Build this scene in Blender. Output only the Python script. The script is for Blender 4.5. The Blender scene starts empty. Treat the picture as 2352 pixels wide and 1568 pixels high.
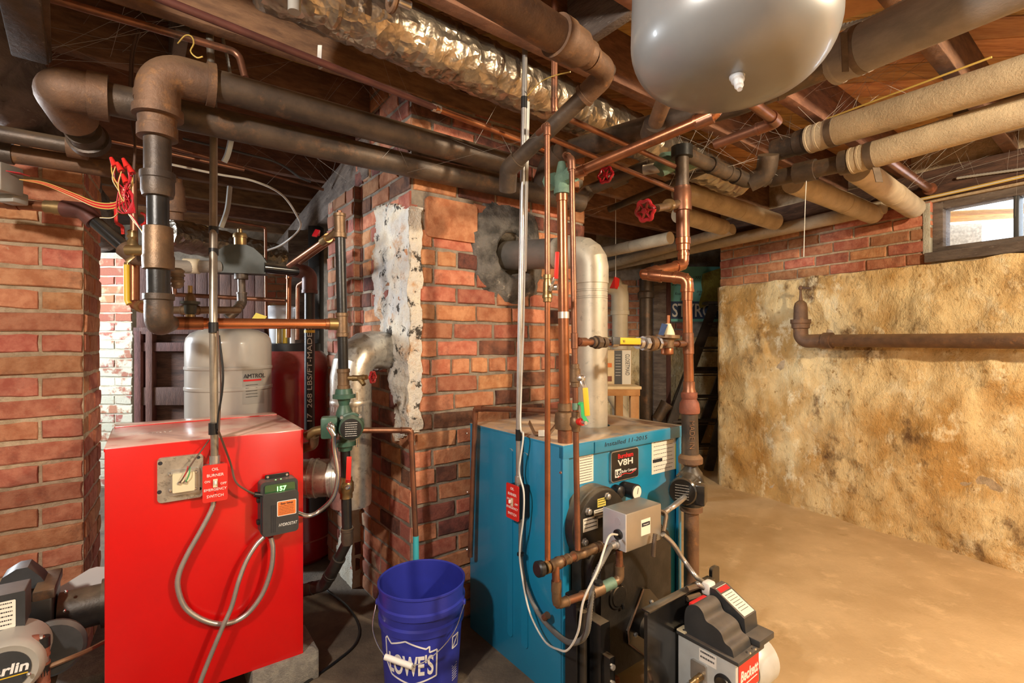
import bpy, bmesh, math, random
from mathutils import Vector, Matrix, noise
R = random.Random(7)
V = Vector
C = bpy.context.scene.collection
# ------------------------------------------------------------------ camera, world, lights, exposure
F, CX, CY, H = 1144.0, 1176.0, 784.0, 1.2      # focal length and centre in photo pixels, eye height
cam = bpy.data.objects.new('camera', bpy.data.cameras.new('camera')); C.objects.link(cam)
cam.data.sensor_width = 36.0; cam.data.lens = 36.0 * F / 2352.0; cam.data.clip_start = .02
cam.location = (0, 0, H); cam.rotation_euler = (math.pi / 2, 0, 0)
sc = bpy.context.scene; sc.camera = cam
w = bpy.data.worlds.new('sky'); sc.world = w; w.use_nodes = True
w.node_tree.nodes['Background'].inputs[0].default_value = (.80, .90, 1, 1)
w.node_tree.nodes['Background'].inputs[1].default_value = 6.0
sc.view_settings.view_transform = 'Standard'; sc.view_settings.look = 'None'
sc.view_settings.exposure = 0.25; sc.view_settings.gamma = 1.0; sc.view_settings.use_curve_mapping = False
def lamp(name, loc, power, color, rad):
    d = bpy.data.lights.new(name, 'POINT'); d.energy = power; d.color = color; d.shadow_soft_size = rad
    o = bpy.data.objects.new(name, d); C.objects.link(o); o.location = loc; return o
# the photograph's shadows fall to the left (bulb by the joists at the right) and, on the blue boiler, to the right (bulb at the left); daylight comes in far left
lamp('bulb_right_offscreen', (2.0, .35, 2.10), 235, (1, .82, .58), .06)
lamp('bulb_left_offscreen', (-.95, -.25, 2.0), 130, (1, .92, .82), .06)
wd = bpy.data.lights.new('window_left_offscreen', 'AREA'); wd.shape = 'RECTANGLE'; wd.size = 1.0; wd.size_y = .4; wd.energy = 160; wd.color = (.85, .93, 1)
wo_ = bpy.data.objects.new('window_left_offscreen', wd); C.objects.link(wo_); wo_.location = (-4.45, 2.6, 1.8); wo_.rotation_euler = (0, -math.pi / 2, 0)

def P(px, py, Y): return V(((px - CX) / F * Y, Y, H - (py - CY) / F * Y))      # photo pixel at a known depth
def PZ(px, py, z): return P(px, py, F * (H - z) / (py - CY))                    # photo pixel at a known height
def rp(n, Y): return n * Y / F                                                  # pixels to metres at a depth
TH = math.radians(52.5)
D1 = V((math.sin(TH), math.cos(TH), 0)); D2 = V((-math.cos(TH), math.sin(TH), 0)); UP = V((0, 0, 1))

# ------------------------------------------------------------------ materials
MATS = {}
def mat(name, c1, c2=None, rough=.5, metal=0., scale=10., lo=.38, hi=.62, bump=0., bscale=60., rand=0., dust=None, spots=None, stretch=None, emit=0, trans=0, alpha=1, coat=0, vor=False):
    if name in MATS: return MATS[name]
    m = bpy.data.materials.new(name); m.use_nodes = True; nt = m.node_tree; N = nt.nodes; L = nt.links
    b = N['Principled BSDF']; b.inputs['Roughness'].default_value = rough; b.inputs['Metallic'].default_value = metal
    geo = N.new('ShaderNodeNewGeometry'); src = geo.outputs['Position']
    if stretch:
        mp = N.new('ShaderNodeMapping'); mp.inputs['Scale'].default_value = stretch; L.new(src, mp.inputs[0]); src = mp.outputs[0]
    def nz(s, det=6, r=.6):
        n = N.new('ShaderNodeTexNoise'); n.inputs['Scale'].default_value = s; n.inputs['Detail'].default_value = det; n.inputs['Roughness'].default_value = r
        L.new(src, n.inputs['Vector']); return n.outputs['Fac']
    def ramp(f, a, bb):
        r = N.new('ShaderNodeMapRange'); r.inputs[1].default_value = a; r.inputs[2].default_value = bb; L.new(f, r.inputs[0]); return r.outputs[0]
    def mix(f, a, c):
        x = N.new('ShaderNodeMix'); x.data_type = 'RGBA'
        for s, val in ((0, f), (6, a), (7, c)):
            if hasattr(val, 'is_linked'): L.new(val, x.inputs[s])
            else: x.inputs[s].default_value = val if s == 0 else (*val, 1)
        return x.outputs[2]
    col = c1
    if c2: col = mix(ramp(nz(scale), lo, hi), c1, c2)
    if spots:                                   # (colour, scale, lo, hi)
        for sp in (spots if isinstance(spots, list) else [spots]): col = mix(ramp(nz(sp[1], 8, .7), sp[2], sp[3]), col, sp[0])
    if dust:                                    # dust lying on upward faces: (colour, amount)
        sx = N.new('ShaderNodeSeparateXYZ'); L.new(geo.outputs['Normal'], sx.inputs[0])
        a = ramp(sx.outputs[2], .25, .85); q = N.new('ShaderNodeMath'); q.operation = 'MULTIPLY'; L.new(a, q.inputs[0])
        q2 = N.new('ShaderNodeMath'); q2.operation = 'MULTIPLY'; L.new(ramp(nz(9, 8), .2, .6), q2.inputs[0]); q2.inputs[1].default_value = dust[1]
        L.new(q2.outputs[0], q.inputs[1]); col = mix(q.outputs[0], col, dust[0])
    if rand:
        oi = N.new('ShaderNodeObjectInfo'); h = N.new('ShaderNodeHueSaturation')
        vr = N.new('ShaderNodeMapRange'); vr.inputs[3].default_value = 1 - rand; vr.inputs[4].default_value = 1 + rand * .7; L.new(oi.outputs['Random'], vr.inputs[0]); L.new(vr.outputs[0], h.inputs['Value'])
        hr = N.new('ShaderNodeMapRange'); hr.inputs[3].default_value = .5 - .018 ; hr.inputs[4].default_value = .5 + .015
        fr = N.new('ShaderNodeMath'); fr.operation = 'FRACT'; ml = N.new('ShaderNodeMath'); ml.operation = 'MULTIPLY'; ml.inputs[1].default_value = 13.7
        L.new(oi.outputs['Random'], ml.inputs[0]); L.new(ml.outputs[0], fr.inputs[0]); L.new(fr.outputs[0], hr.inputs[0]); L.new(hr.outputs[0], h.inputs['Hue'])
        if hasattr(col, 'is_linked'): L.new(col, h.inputs['Color'])
        else: h.inputs['Color'].default_value = (*col, 1)
        col = h.outputs[0]
    if hasattr(col, 'is_linked'): L.new(col, b.inputs['Base Color'])
    else: b.inputs['Base Color'].default_value = (*col, 1)
    if bump:
        bp = N.new('ShaderNodeBump'); bp.inputs['Strength'].default_value = min(1, bump); bp.inputs['Distance'].default_value = .012 * max(1, bump)
        if vor:
            vt = N.new('ShaderNodeTexVoronoi'); vt.inputs['Scale'].default_value = bscale; vt.feature = 'F1'; vt.inputs['Randomness'].default_value = 1
            dn = N.new('ShaderNodeTexNoise'); dn.inputs['Scale'].default_value = bscale * .4; dn.inputs['Detail'].default_value = 4; L.new(src, dn.inputs['Vector'])
            va = N.new('ShaderNodeMix'); va.data_type = 'RGBA'; va.blend_type = 'ADD'; va.inputs[0].default_value = .12; L.new(src, va.inputs[6]); L.new(dn.outputs['Color'], va.inputs[7]); L.new(va.outputs[2], vt.inputs['Vector']); L.new(vt.outputs['Distance'], bp.inputs['Height'])
        else: L.new(nz(bscale, 6, .7), bp.inputs['Height'])
        L.new(bp.outputs[0], b.inputs['Normal'])
    if emit:
        b.inputs['Emission Color'].default_value = (*c1, 1); b.inputs['Emission Strength'].default_value = emit
    if trans: b.inputs['Transmission Weight'].default_value = trans
    if coat: b.inputs['Coat Weight'].default_value = coat; b.inputs['Coat Roughness'].default_value = .12
    if alpha < 1: b.inputs['Alpha'].default_value = alpha
    MATS[name] = m; return m
M = lambda n: MATS[n]
mat('brick', (.42, .145, .070), (.56, .245, .13), .9, scale=26, bump=.5, bscale=90, rand=.30, spots=[((.13, .045, .03), 7, .56, .78), ((.55, .36, .22), 33, .64, .75)])
mat('brick_dark', (.12, .048, .034), (.27, .10, .06), .9, scale=16, bump=.6, bscale=90, rand=.35, spots=[((.03, .02, .018), 6, .5, .7), ((.5, .46, .42), 40, .68, .76)])
mat('brick_white', (.62, .62, .50), (.40, .17, .12), .9, scale=9, lo=.52, hi=.6, bump=.5, bscale=80, rand=.15)
mat('brick_cream', (.42, .17, .10), (.50, .40, .27), .9, scale=7, lo=.55, hi=.66, bump=.5, bscale=70, rand=.25, spots=[((.05, .035, .03), 11, .62, .72)])
mat('mortar', (.46, .34, .21), (.62, .48, .32), .95, scale=30, bump=.8, bscale=120)
mat('mortar_grey', (.24, .20, .155), (.42, .35, .27), .95, scale=12, bump=.8, bscale=120)
mat('mortar_pale', (.62, .60, .50), (.50, .44, .33), .95, scale=12, bump=.8, bscale=120)
mat('parget', (.86, .67, .36), (.58, .34, .11), .92, scale=3.4, lo=.40, hi=.60, bump=1.8, bscale=20, stretch=(1, 1, .7), spots=[((.17, .09, .035), 4.2, .56, .68), ((.92, .78, .50), 9, .54, .66), ((.42, .25, .09), 24, .58, .66), ((.10, .06, .03), 60, .68, .73)])
mat('parget_far', (.56, .42, .24), (.34, .22, .11), .95, scale=5, bump=.9, bscale=22, spots=[((.10, .07, .04), 9, .57, .68), ((.75, .64, .44), 16, .60, .70)])
mat('plaster', (.80, .72, .58), (.60, .58, .56), .9, scale=5, bump=1.6, bscale=24, spots=[((.58, .34, .18), 8, .54, .66), ((.06, .05, .04), 15, .555, .60)])
mat('soot', (.05, .045, .04), (.17, .155, .14), .75, scale=14, bump=1.6, bscale=24, spots=((.40, .36, .30), 19, .62, .70))
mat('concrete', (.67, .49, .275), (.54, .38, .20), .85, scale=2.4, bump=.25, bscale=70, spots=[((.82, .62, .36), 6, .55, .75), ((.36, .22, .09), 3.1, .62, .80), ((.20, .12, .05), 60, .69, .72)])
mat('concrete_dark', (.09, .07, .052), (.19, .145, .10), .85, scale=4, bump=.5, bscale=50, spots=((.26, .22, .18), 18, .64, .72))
mat('white_wall', (.80, .86, .90), (.68, .76, .82), .9, scale=4, bump=.4, bscale=30)
mat('block', (.42, .39, .34), (.30, .28, .25), .95, scale=40, bump=1, bscale=160)
mat('wood_dark', (.050, .028, .020), (.115, .062, .040), .85, scale=7, stretch=(1, 1, 6), bump=.5, bscale=30, rand=.3, spots=((.20, .14, .10), 22, .63, .70))
mat('wood_beam', (.22, .175, .145), (.12, .09, .075), .9, scale=6, stretch=(1, 1, 5), bump=1.0, bscale=16, spots=[((.40, .35, .31), 12, .60, .70), ((.05, .035, .03), 9, .60, .68)])
mat('wood_joist', (.15, .075, .042), (.26, .135, .07), .85, scale=9, stretch=(1, 1, 4), bump=.4, bscale=40, rand=.3, spots=((.10, .055, .035), 6, .56, .72))
mat('wood_plank', (.68, .40, .16), (.46, .23, .08), .85, scale=6, stretch=(1, 7, 1), bump=.3, bscale=30, rand=.3, spots=((.12, .05, .02), 3, .56, .72))
mat('wood_old', (.085, .035, .025), (.15, .066, .046), .8, scale=8, stretch=(6, 6, 1), bump=.4, bscale=30, rand=.25)
mat('wood_table', (.55, .28, .10), (.42, .20, .07), .7, scale=8, bump=.2)
mat('iron', (.060, .045, .036), (.115, .082, .058), .45, .35, scale=9, bump=.15, bscale=60, spots=[((.20, .11, .06), 13, .56, .72)], dust=((.23, .155, .09), .85))
mat('iron_black', (.012, .012, .012), (.026, .024, .022), .33, .1, scale=14, bump=.08, dust=((.12, .10, .08), .35))
mat('rust', (.20, .11, .062), (.125, .072, .045), .6, .3, scale=12, bump=.25, bscale=70, spots=((.30, .15, .06), 20, .56, .70), dust=((.34, .21, .11), .7))
mat('rust_red', (.30, .10, .06), (.20, .07, .045), .6, .2, scale=16, bump=.2)
mat('pipe_brown', (.13, .045, .035), (.085, .03, .024), .45, .1, scale=14, bump=.1)
mat('copper', (.44, .18, .085), (.30, .115, .058), .30, .8, scale=10, bump=.04, spots=((.16, .075, .045), 8, .58, .75))
mat('copper_dull', (.34, .145, .08), (.22, .10, .062), .38, .7, scale=12, bump=.06, spots=((.10, .07, .05), 9, .55, .72), dust=((.38, .24, .14), .4))
mat('copper_bright', (.75, .30, .13), (.62, .22, .10), .24, .9, scale=6)
mat('brass', (.42, .29, .13), (.30, .20, .09), .35, .8, scale=14, bump=.05)
mat('bronze', (.25, .155, .085), (.17, .11, .065), .45, .6, scale=18, bump=.15)
mat('solder', (.62, .60, .56), None, .4, .8)
mat('galv', (.62, .59, .52), (.48, .46, .42), .33, .75, scale=34, bump=.05, spots=((.38, .35, .31), 50, .55, .6))
mat('flue_matte', (.60, .55, .45), (.50, .46, .38), .5, .35, scale=12, spots=((.40, .37, .31), 40, .58, .66))
mat('dull_steel', (.27, .25, .235), (.20, .19, .18), .42, .5, scale=8)
mat('cable_grey', (.17, .17, .165), (.12, .12, .118), .5, scale=12)
mat('steel', (.60, .58, .55), (.50, .48, .46), .35, .8, scale=20)
mat('conduit', (.47, .42, .34), (.37, .33, .27), .38, .75, scale=18)
mat('chrome', (.78, .77, .75), None, .22, .95)
mat('foil', (.56, .48, .37), (.34, .28, .22), .30, .9, scale=8, bump=.75, bscale=20, vor=True)
mat('canvas', (.56, .45, .30), (.44, .345, .225), .9, scale=10, bump=.3, bscale=120, spots=((.27, .20, .13), 8, .58, .75))
mat('cream_board', (.82, .66, .40), (.70, .54, .31), .9, scale=10)
mat('canvas_grey', (.33, .29, .25), (.23, .21, .19), .85, scale=8, bump=.3, bscale=90, stretch=(1, 1, 3))
mat('strap', (.15, .115, .085), (.24, .18, .13), .5, .6, scale=20)
mat('red_paint', (.62, .004, .004), (.56, .003, .004), .28, 0, scale=3, coat=.3, dust=((.86, .56, .46), 1.3))
mat('red_dark', (.34, .005, .008), (.26, .004, .007), .25, 0, scale=3, coat=.4, dust=((.60, .25, .20), .8))
mat('red_plastic', (.66, .025, .018), None, .4)
mat('red_enamel', (.42, .012, .02), (.30, .008, .014), .32, scale=30, coat=.4)
mat('blue_paint', (.012, .235, .43), (.014, .21, .39), .30, 0, scale=3, coat=.35, dust=((.60, .45, .30), 1.3))
mat('blue_plastic', (.03, .04, .36), (.026, .034, .30), .35, scale=8, spots=((.20, .16, .30), 40, .68, .74))
mat('teal', (.05, .42, .48), None, .6)
mat('black', (.012, .012, .013), None, .38)
mat('black_gloss', (.008, .008, .009), (.014, .013, .012), .2, 0, scale=10, coat=.5, dust=((.30, .23, .15), .45))
mat('black_cast', (.014, .0125, .011), (.032, .027, .022), .42, .1, scale=12, bump=.12, dust=((.30, .235, .155), .8))
mat('dark_grey', (.055, .058, .062), None, .45)
mat('charcoal', (.035, .037, .04), (.045, .047, .05), .4, scale=20, dust=((.24, .20, .16), .5))
mat('grey_paint', (.42, .40, .36), (.36, .345, .31), .35, .1, scale=5, coat=.2)
mat('grey_box', (.40, .36, .30), (.34, .31, .26), .35, .55, scale=5)
mat('grey_side', (.56, .58, .64), None, .35, .4)
mat('tank_grey', (.46, .43, .375), (.40, .375, .33), .3, 0, scale=3, coat=.5)
mat('tank_silver', (.27, .28, .285), (.22, .225, .23), .36, .25, scale=2.5, coat=.35, spots=((.30, .26, .19), 26, .68, .72))
mat('burner_grey', (.58, .62, .63), (.50, .53, .54), .4, .2, scale=10)
mat('green_paint', (.050, .125, .085), (.035, .095, .066), .45, 0, scale=20, dust=((.20, .22, .16), .5))
mat('green_valve', (.16, .27, .20), (.12, .20, .15), .6, .2, scale=22, bump=.2)
mat('grey_green', (.075, .08, .072), (.055, .06, .055), .5, .2, scale=12)
mat('white', (.82, .81, .78), None, .5)
mat('paper', (.80, .76, .66), None, .8)
mat('ivory', (.70, .62, .42), None, .5)
mat('yellow', (.72, .46, .03), None, .45)
mat('yellow_paper', (.80, .68, .14), None, .7)
mat('orange_label', (.80, .20, .04), None, .6)
mat('green_glow', (.25, .95, .25), None, .5, emit=2.2)
mat('green_glass', (.02, .09, .03), None, .12, coat=.5)
mat('green_ribbon', (.03, .40, .12), None, .5)
mat('wire_red', (.52, .02, .03), None, .4)
mat('wire_yellow', (.62, .42, .10), None, .45)
mat('wire_white', (.72, .70, .64), None, .45)
mat('wire_brown', (.11, .06, .04), None, .5)
mat('foam_teal', (.22, .62, .58), (.18, .54, .52), .8, scale=3)
mat('foam_navy', (.055, .09, .19), None, .8)
mat('batt', (.36, .31, .05), (.26, .20, .03), .95, scale=30, bump=1.5, bscale=70)
mat('card', (.62, .45, .28), None, .8)
mat('pvc', (.74, .66, .50), (.66, .57, .42), .5, scale=6)
mat('clear_plastic', (.80, .84, .90), None, .2, alpha=.55)
mat('web', (.40, .37, .33), None, .9)
mat('ink', (.02, .02, .025), None, .8)
mat('red_ink', (.62, .02, .02), None, .7)
mat('glass_pane', (.95, .97, 1), None, .05, trans=1.0)
mat('ladder', (.055, .04, .03), (.028, .022, .018), .6, scale=9, bump=.2)

# ------------------------------------------------------------------ mesh building
LOC = {}
def frame(d, hint=None):
    d = d.normalized(); h = hint or (V((0, 0, 1)) if abs(d.z) < .9 else V((1, 0, 0)))
    x = h.cross(d); x = x.normalized() if x.length > 1e-6 else V((1, 0, 0)); return x, d.cross(x), d
def fillet(pts, rad, n=7):
    out = [pts[0]]
    for i in range(1, len(pts) - 1):
        a, b, c = pts[i - 1], pts[i], pts[i + 1]
        r = rad[i] if isinstance(rad, (list, tuple)) else rad
        d0, d1 = (a - b), (c - b); l0, l1 = d0.length, d1.length; d0 /= l0; d1 /= l1
        ang = d0.angle(d1)
        if ang > math.pi - .03 or r <= 0: out.append(b); continue
        t = min(r / math.tan(ang / 2), l0 * .49, l1 * .49); r2 = t * math.tan(ang / 2)
        bis = (d0 + d1).normalized(); cen = b + bis * (r2 / math.sin(ang / 2))
        s, e = b + d0 * t - cen, b + d1 * t - cen
        for k in range(n + 1):
            out.append(cen + (s * math.sin((1 - k / n) * (math.pi - ang)) + e * math.sin(k / n * (math.pi - ang))) / math.sin(math.pi - ang))
    out.append(pts[-1]); return out
def smooth(pts, n=8):                            # Catmull-Rom through points
    p = [pts[0] * 2 - pts[1]] + list(pts) + [pts[-1] * 2 - pts[-2]]; out = []
    for i in range(1, len(p) - 2):
        for k in range(n):
            t = k / n; a, b, c, d = p[i - 1], p[i], p[i + 1], p[i + 2]
            out.append(.5 * ((2 * b) + (c - a) * t + (2 * a - 5 * b + 4 * c - d) * t * t + (3 * b - a - 3 * c + d) * t ** 3))
    out.append(pts[-1]); return out
class MB:
    def __init__(s): s.v = []; s.f = []
    def add(s, vs, fs):
        o = len(s.v); s.v += [V(x) for x in vs]; s.f += [[i + o for i in q] for q in fs]; return s
    def tube(s, pts, r, seg=14, caps=True, ring=False):
        n = len(pts); rr = r if isinstance(r, (list, tuple)) else [r] * n
        tg = []
        for i in range(n):
            a = pts[max(i - 1, 0)]; b = pts[min(i + 1, n - 1)]; d = b - a
            tg.append(d.normalized() if d.length > 1e-9 else (tg[-1] if tg else V((0, 0, 1))))
        x, y, _ = frame(tg[0]); vs = []; fs = []
        for i in range(n):
            x = (x - tg[i] * x.dot(tg[i])); x.normalize(); y = tg[i].cross(x)
            for k in range(seg):
                a = 2 * math.pi * k / seg; vs.append(pts[i] + (x * math.cos(a) + y * math.sin(a)) * rr[i])
        for i in range(n - 1):
            for k in range(seg):
                k2 = (k + 1) % seg; fs.append([i * seg + k, i * seg + k2, (i + 1) * seg + k2, (i + 1) * seg + k])
        if caps: fs.append(list(range(seg))[::-1]); fs.append([(n - 1) * seg + k for k in range(seg)])
        return s.add(vs, fs)
    def cyl(s, a, b, r, seg=18, caps=True): return s.tube([a, b], r, seg, caps)
    def lathe(s, o, d, prof, seg=28, caps=True):          # prof: [(t along d, r)]
        x, y, d = frame(d); vs = []; fs = []
        for t, r in prof:
            for k in range(seg):
                a = 2 * math.pi * k / seg; vs.append(o + d * t + (x * math.cos(a) + y * math.sin(a)) * max(r, 1e-5))
        n = len(prof)
        for i in range(n - 1):
            for k in range(seg):
                k2 = (k + 1) % seg; fs.append([i * seg + k, i * seg + k2, (i + 1) * seg + k2, (i + 1) * seg + k])
        if caps: fs.append(list(range(seg))[::-1]); fs.append([(n - 1) * seg + k for k in range(seg)])
        return s.add(vs, fs)
    def box(s, c, u, v, w, su, sv, sw, bev=0.):           # centre, axes, full sizes
        bm = bmesh.new(); bmesh.ops.create_cube(bm, size=1)
        for q in bm.verts: q.co = V((q.co.x * su, q.co.y * sv, q.co.z * sw))
        if bev: bmesh.ops.bevel(bm, geom=bm.edges[:], offset=bev, segments=2, affect='EDGES', profile=.5)
        bm.verts.index_update()
        s.add([c + u * q.co.x + v * q.co.y + w * q.co.z for q in bm.verts], [[q.index for q in f.verts] for f in bm.faces]); bm.free(); return s
    def seg(s, a, b, wd, ht, up=UP, bev=0.):              # bar from a to b, ht along up
        d = (b - a); l = d.length; d.normalize(); x = up.cross(d).normalized(); u2 = d.cross(x)
        return s.box((a + b) / 2, d, x, u2, l, wd, ht, bev)
    def prism(s, poly, o, u, v, n, t):                    # 2-D outline in (u, v), thickness t along n
        k = len(poly); a = [o + u * p[0] + v * p[1] for p in poly]; b = [q + n * t for q in a]
        return s.add(a + b, [list(range(k))[::-1], [k + i for i in range(k)]] + [[i, (i + 1) % k, k + (i + 1) % k, k + i] for i in range(k)])
    def ball(s, c, r, sc=(1, 1, 1), seg=16):
        vs = []; fs = []; n = seg // 2
        for i in range(n + 1):
            p = math.pi * i / n
            for k in range(seg):
                a = 2 * math.pi * k / seg; vs.append(c + V((math.sin(p) * math.cos(a) * sc[0], math.sin(p) * math.sin(a) * sc[1], math.cos(p) * sc[2])) * r)
        for i in range(n):
            for k in range(seg): fs.append([i * seg + k, (i + 1) * seg + k, (i + 1) * seg + (k + 1) % seg, i * seg + (k + 1) % seg])
        return s.add(vs, fs)
    def build(s, name, m, parent=None, loc=None, ang=38, kind=None):
        o0 = LOC[parent.name] if parent else (loc or V((0, 0, 0)))
        me = bpy.data.meshes.new(name); me.from_pydata([q - o0 for q in s.v], [], s.f); me.validate(); me.update()
        bm = bmesh.new(); bm.from_mesh(me); bmesh.ops.recalc_face_normals(bm, faces=bm.faces); bm.to_mesh(me); bm.free()
        me.materials.append(MATS[m]); me.shade_smooth(); me.set_sharp_from_angle(angle=math.radians(ang))
        o = bpy.data.objects.new(name, me); C.objects.link(o)
        if parent: o.parent = parent
        else: o.location = o0
        LOC[o.name] = o0
        if kind: o['kind'] = kind
        return o
def thing(name, label, cat, loc, group=None):
    o = bpy.data.objects.new(name, None); o.empty_display_size = .05; C.objects.link(o); o.location = loc; LOC[o.name] = V(loc)
    o['label'] = label; o['category'] = cat
    if group: o['group'] = group
    return o
def tag(o, label, cat, group=None):
    o['label'] = label; o['category'] = cat
    if group: o['group'] = group
    return o
def rrect(x0, x1, y0, y1, c, n=5):
    out = []
    for cx, cy, a0 in ((x1 - c, y1 - c, 0), (x0 + c, y1 - c, 90), (x0 + c, y0 + c, 180), (x1 - c, y0 + c, 270)):
        for k in range(n + 1):
            a = math.radians(a0 + 90 * k / n); out.append((cx + c * math.cos(a), cy + c * math.sin(a)))
    return out
def text(body, o, u, v, size, m, parent, name='lettering', ext=.0006, align='LEFT', shear=0, width=None, bold=0):
    cu = bpy.data.curves.new(name, 'FONT'); cu.body = body; cu.size = size; cu.extrude = ext; cu.align_x = align; cu.shear = shear; cu.offset = bold; cu.resolution_u = 3
    tmp = bpy.data.objects.new('tmp', cu); C.objects.link(tmp)
    me = bpy.data.meshes.new_from_object(tmp.evaluated_get(bpy.context.evaluated_depsgraph_get())); bpy.data.objects.remove(tmp); bpy.data.curves.remove(cu)
    n = u.cross(v); k = 1.
    if width:
        xs = [q.co.x for q in me.vertices]; k = width / max(1e-6, max(xs) - min(xs))
    o0 = LOC[parent.name]
    for q in me.vertices: q.co = o + u * (q.co.x * k) + v * q.co.y + n * q.co.z - o0
    me.name = name; me.materials.clear(); me.materials.append(MATS[m]); ob = bpy.data.objects.new(name, me); C.objects.link(ob); ob.parent = parent; LOC[ob.name] = o0; return ob
class Face:                                               # a plane one can address by photo pixel
    def __init__(s, o, u, n): s.o = o; s.u = u.normalized(); s.n = n.normalized(); s.v = s.n.cross(s.u).normalized(); s.v = s.v if s.v.z > 0 else -s.v
    def at(s, px, py, off=0.):
        d = V(((px - CX) / F, 1, -(py - CY) / F)); c = V((0, 0, H)); o = s.o + s.n * off
        return c + d * ((o - c).dot(s.n) / d.dot(s.n))
    def uv(s, px, py, off=0.): q = s.at(px, py, off) - s.o; return q.dot(s.u), q.dot(s.v)
    def pt(s, a, b, c=0.): return s.o + s.u * a + s.v * b + s.n * c
    def plate(s, mb, r, t, off=0., c=0., n=5):            # r: (u0, u1, v0, v1)
        poly = rrect(*r, c, n) if c else [(r[0], r[2]), (r[1], r[2]), (r[1], r[3]), (r[0], r[3])]
        return mb.prism(poly, s.pt(0, 0, off), s.u, s.v, s.n, t)
    def rect(s, px0, py0, px1, py1, off=0.):              # upper left and lower right pixel
        a, b = s.uv(px0, py0, off), s.uv(px1, py1, off); return min(a[0], b[0]), max(a[0], b[0]), min(a[1], b[1]), max(a[1], b[1])
def lines(face, r, off, m, parent, rows, seed=1, h=.35, name='print', x0=.08, x1=.92):   # rows of small printed text strokes
    mb = MB(); q = random.Random(seed); du, dv = r[1] - r[0], r[3] - r[2]
    for k in range(rows):
        y = r[3] - dv * (k + .7) / (rows + .5); x = x0
        while x < x1:
            l = q.uniform(.02, .075); e = min(x + l, x1 - q.random() * .05)
            if e > x: face.plate(mb, (r[0] + du * x, r[0] + du * e, y, y + dv / rows * h * .72), .0004, off)
            x += l + .022
    return mb.build(name, m, parent, kind='stuff')
def lathe_px(mb, cx, Y, prof, seg=26):                    # vertical turned piece: [(photo y, radius in pixels)]
    o = P(cx, CY, Y); o.z = 0
    return mb.lathe(o, UP, [(H - (y - CY) / F * Y, r * Y / F) for y, r in sorted(prof, key=lambda q: -q[0])], seg)
# ------------------------------------------------------------------ the setting
def struct(o): o['kind'] = 'structure'; return o
def quad(mb, a, b, c, d): return mb.add([a, b, c, d], [[0, 1, 2, 3]])
W0, W1 = V((1.76, 4.2, 0)), V((2.67, 2.6, 0)); WU = (W1 - W0).normalized(); WN = V((WU.y, -WU.x, 0))   # right wall line and its normal into the room
if WN.x > 0: WN = -WN
W9 = W0 + WU * 6.6
# floor: tan painted concrete to the right, dirty slab around the boilers to the left, shade painted into its near-black colour
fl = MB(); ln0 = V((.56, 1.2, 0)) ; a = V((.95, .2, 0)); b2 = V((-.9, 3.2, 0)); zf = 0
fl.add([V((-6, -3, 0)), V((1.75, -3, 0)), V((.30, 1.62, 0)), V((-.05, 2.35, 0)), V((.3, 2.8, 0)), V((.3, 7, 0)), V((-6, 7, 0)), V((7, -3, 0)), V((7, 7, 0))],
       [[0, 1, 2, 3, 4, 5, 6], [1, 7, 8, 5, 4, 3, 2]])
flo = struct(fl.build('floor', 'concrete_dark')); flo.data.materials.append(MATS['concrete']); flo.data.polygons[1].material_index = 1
# shared brick shapes
def brick_mesh(k):
    q = random.Random(k); j = lambda a: q.uniform(-a, a)
    out = [(-.5, -.5), (-.17, -.5), (.17, -.5), (.5, -.5), (.5, 0), (.5, .5), (.17, .5), (-.17, .5), (-.5, .5), (-.5, 0)]
    o1 = [(x + j(.012), y + j(.05)) for x, y in out]; v = [(x, .5, y) for x, y in o1]
    v += [(x, -.40 + j(.06), y) for x, y in o1]
    v += [(x * (.955 + j(.01)), -.5 + j(.05), y * (.86 + j(.05))) for x, y in o1] + [(j(.1), -.5, 0)]
    f = []
    for r in (0, 10):
        for i in range(10): i2 = (i + 1) % 10; f.append((r + i, r + i2, r + 10 + i2, r + 10 + i))
    f += [(20 + i, 20 + (i + 1) % 10, 30) for i in range(10)]
    me = bpy.data.meshes.new('brick'); me.from_pydata(v, [], f); me.update(); me.shade_smooth(); me.set_sharp_from_angle(angle=.6); return me
BRK = {}
def brick(parent, c, u, n, L, D, Hh, m, k=None):
    key = (m, R.randrange(6))
    if key not in BRK: BRK[key] = brick_mesh(sum(map(ord, m)) + key[1]); BRK[key].materials.append(MATS[m])
    o = bpy.data.objects.new('brick', BRK[key]); C.objects.link(o); o.parent = parent
    mt = Matrix((u, -n, UP)).transposed().to_4x4(); mt = mt @ Matrix.Rotation(R.uniform(-.006, .006), 4, 'Y'); mt.translation = c - LOC[parent.name]
    o.matrix_local = mt @ Matrix.Diagonal((L, D, Hh, 1)); return o
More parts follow.
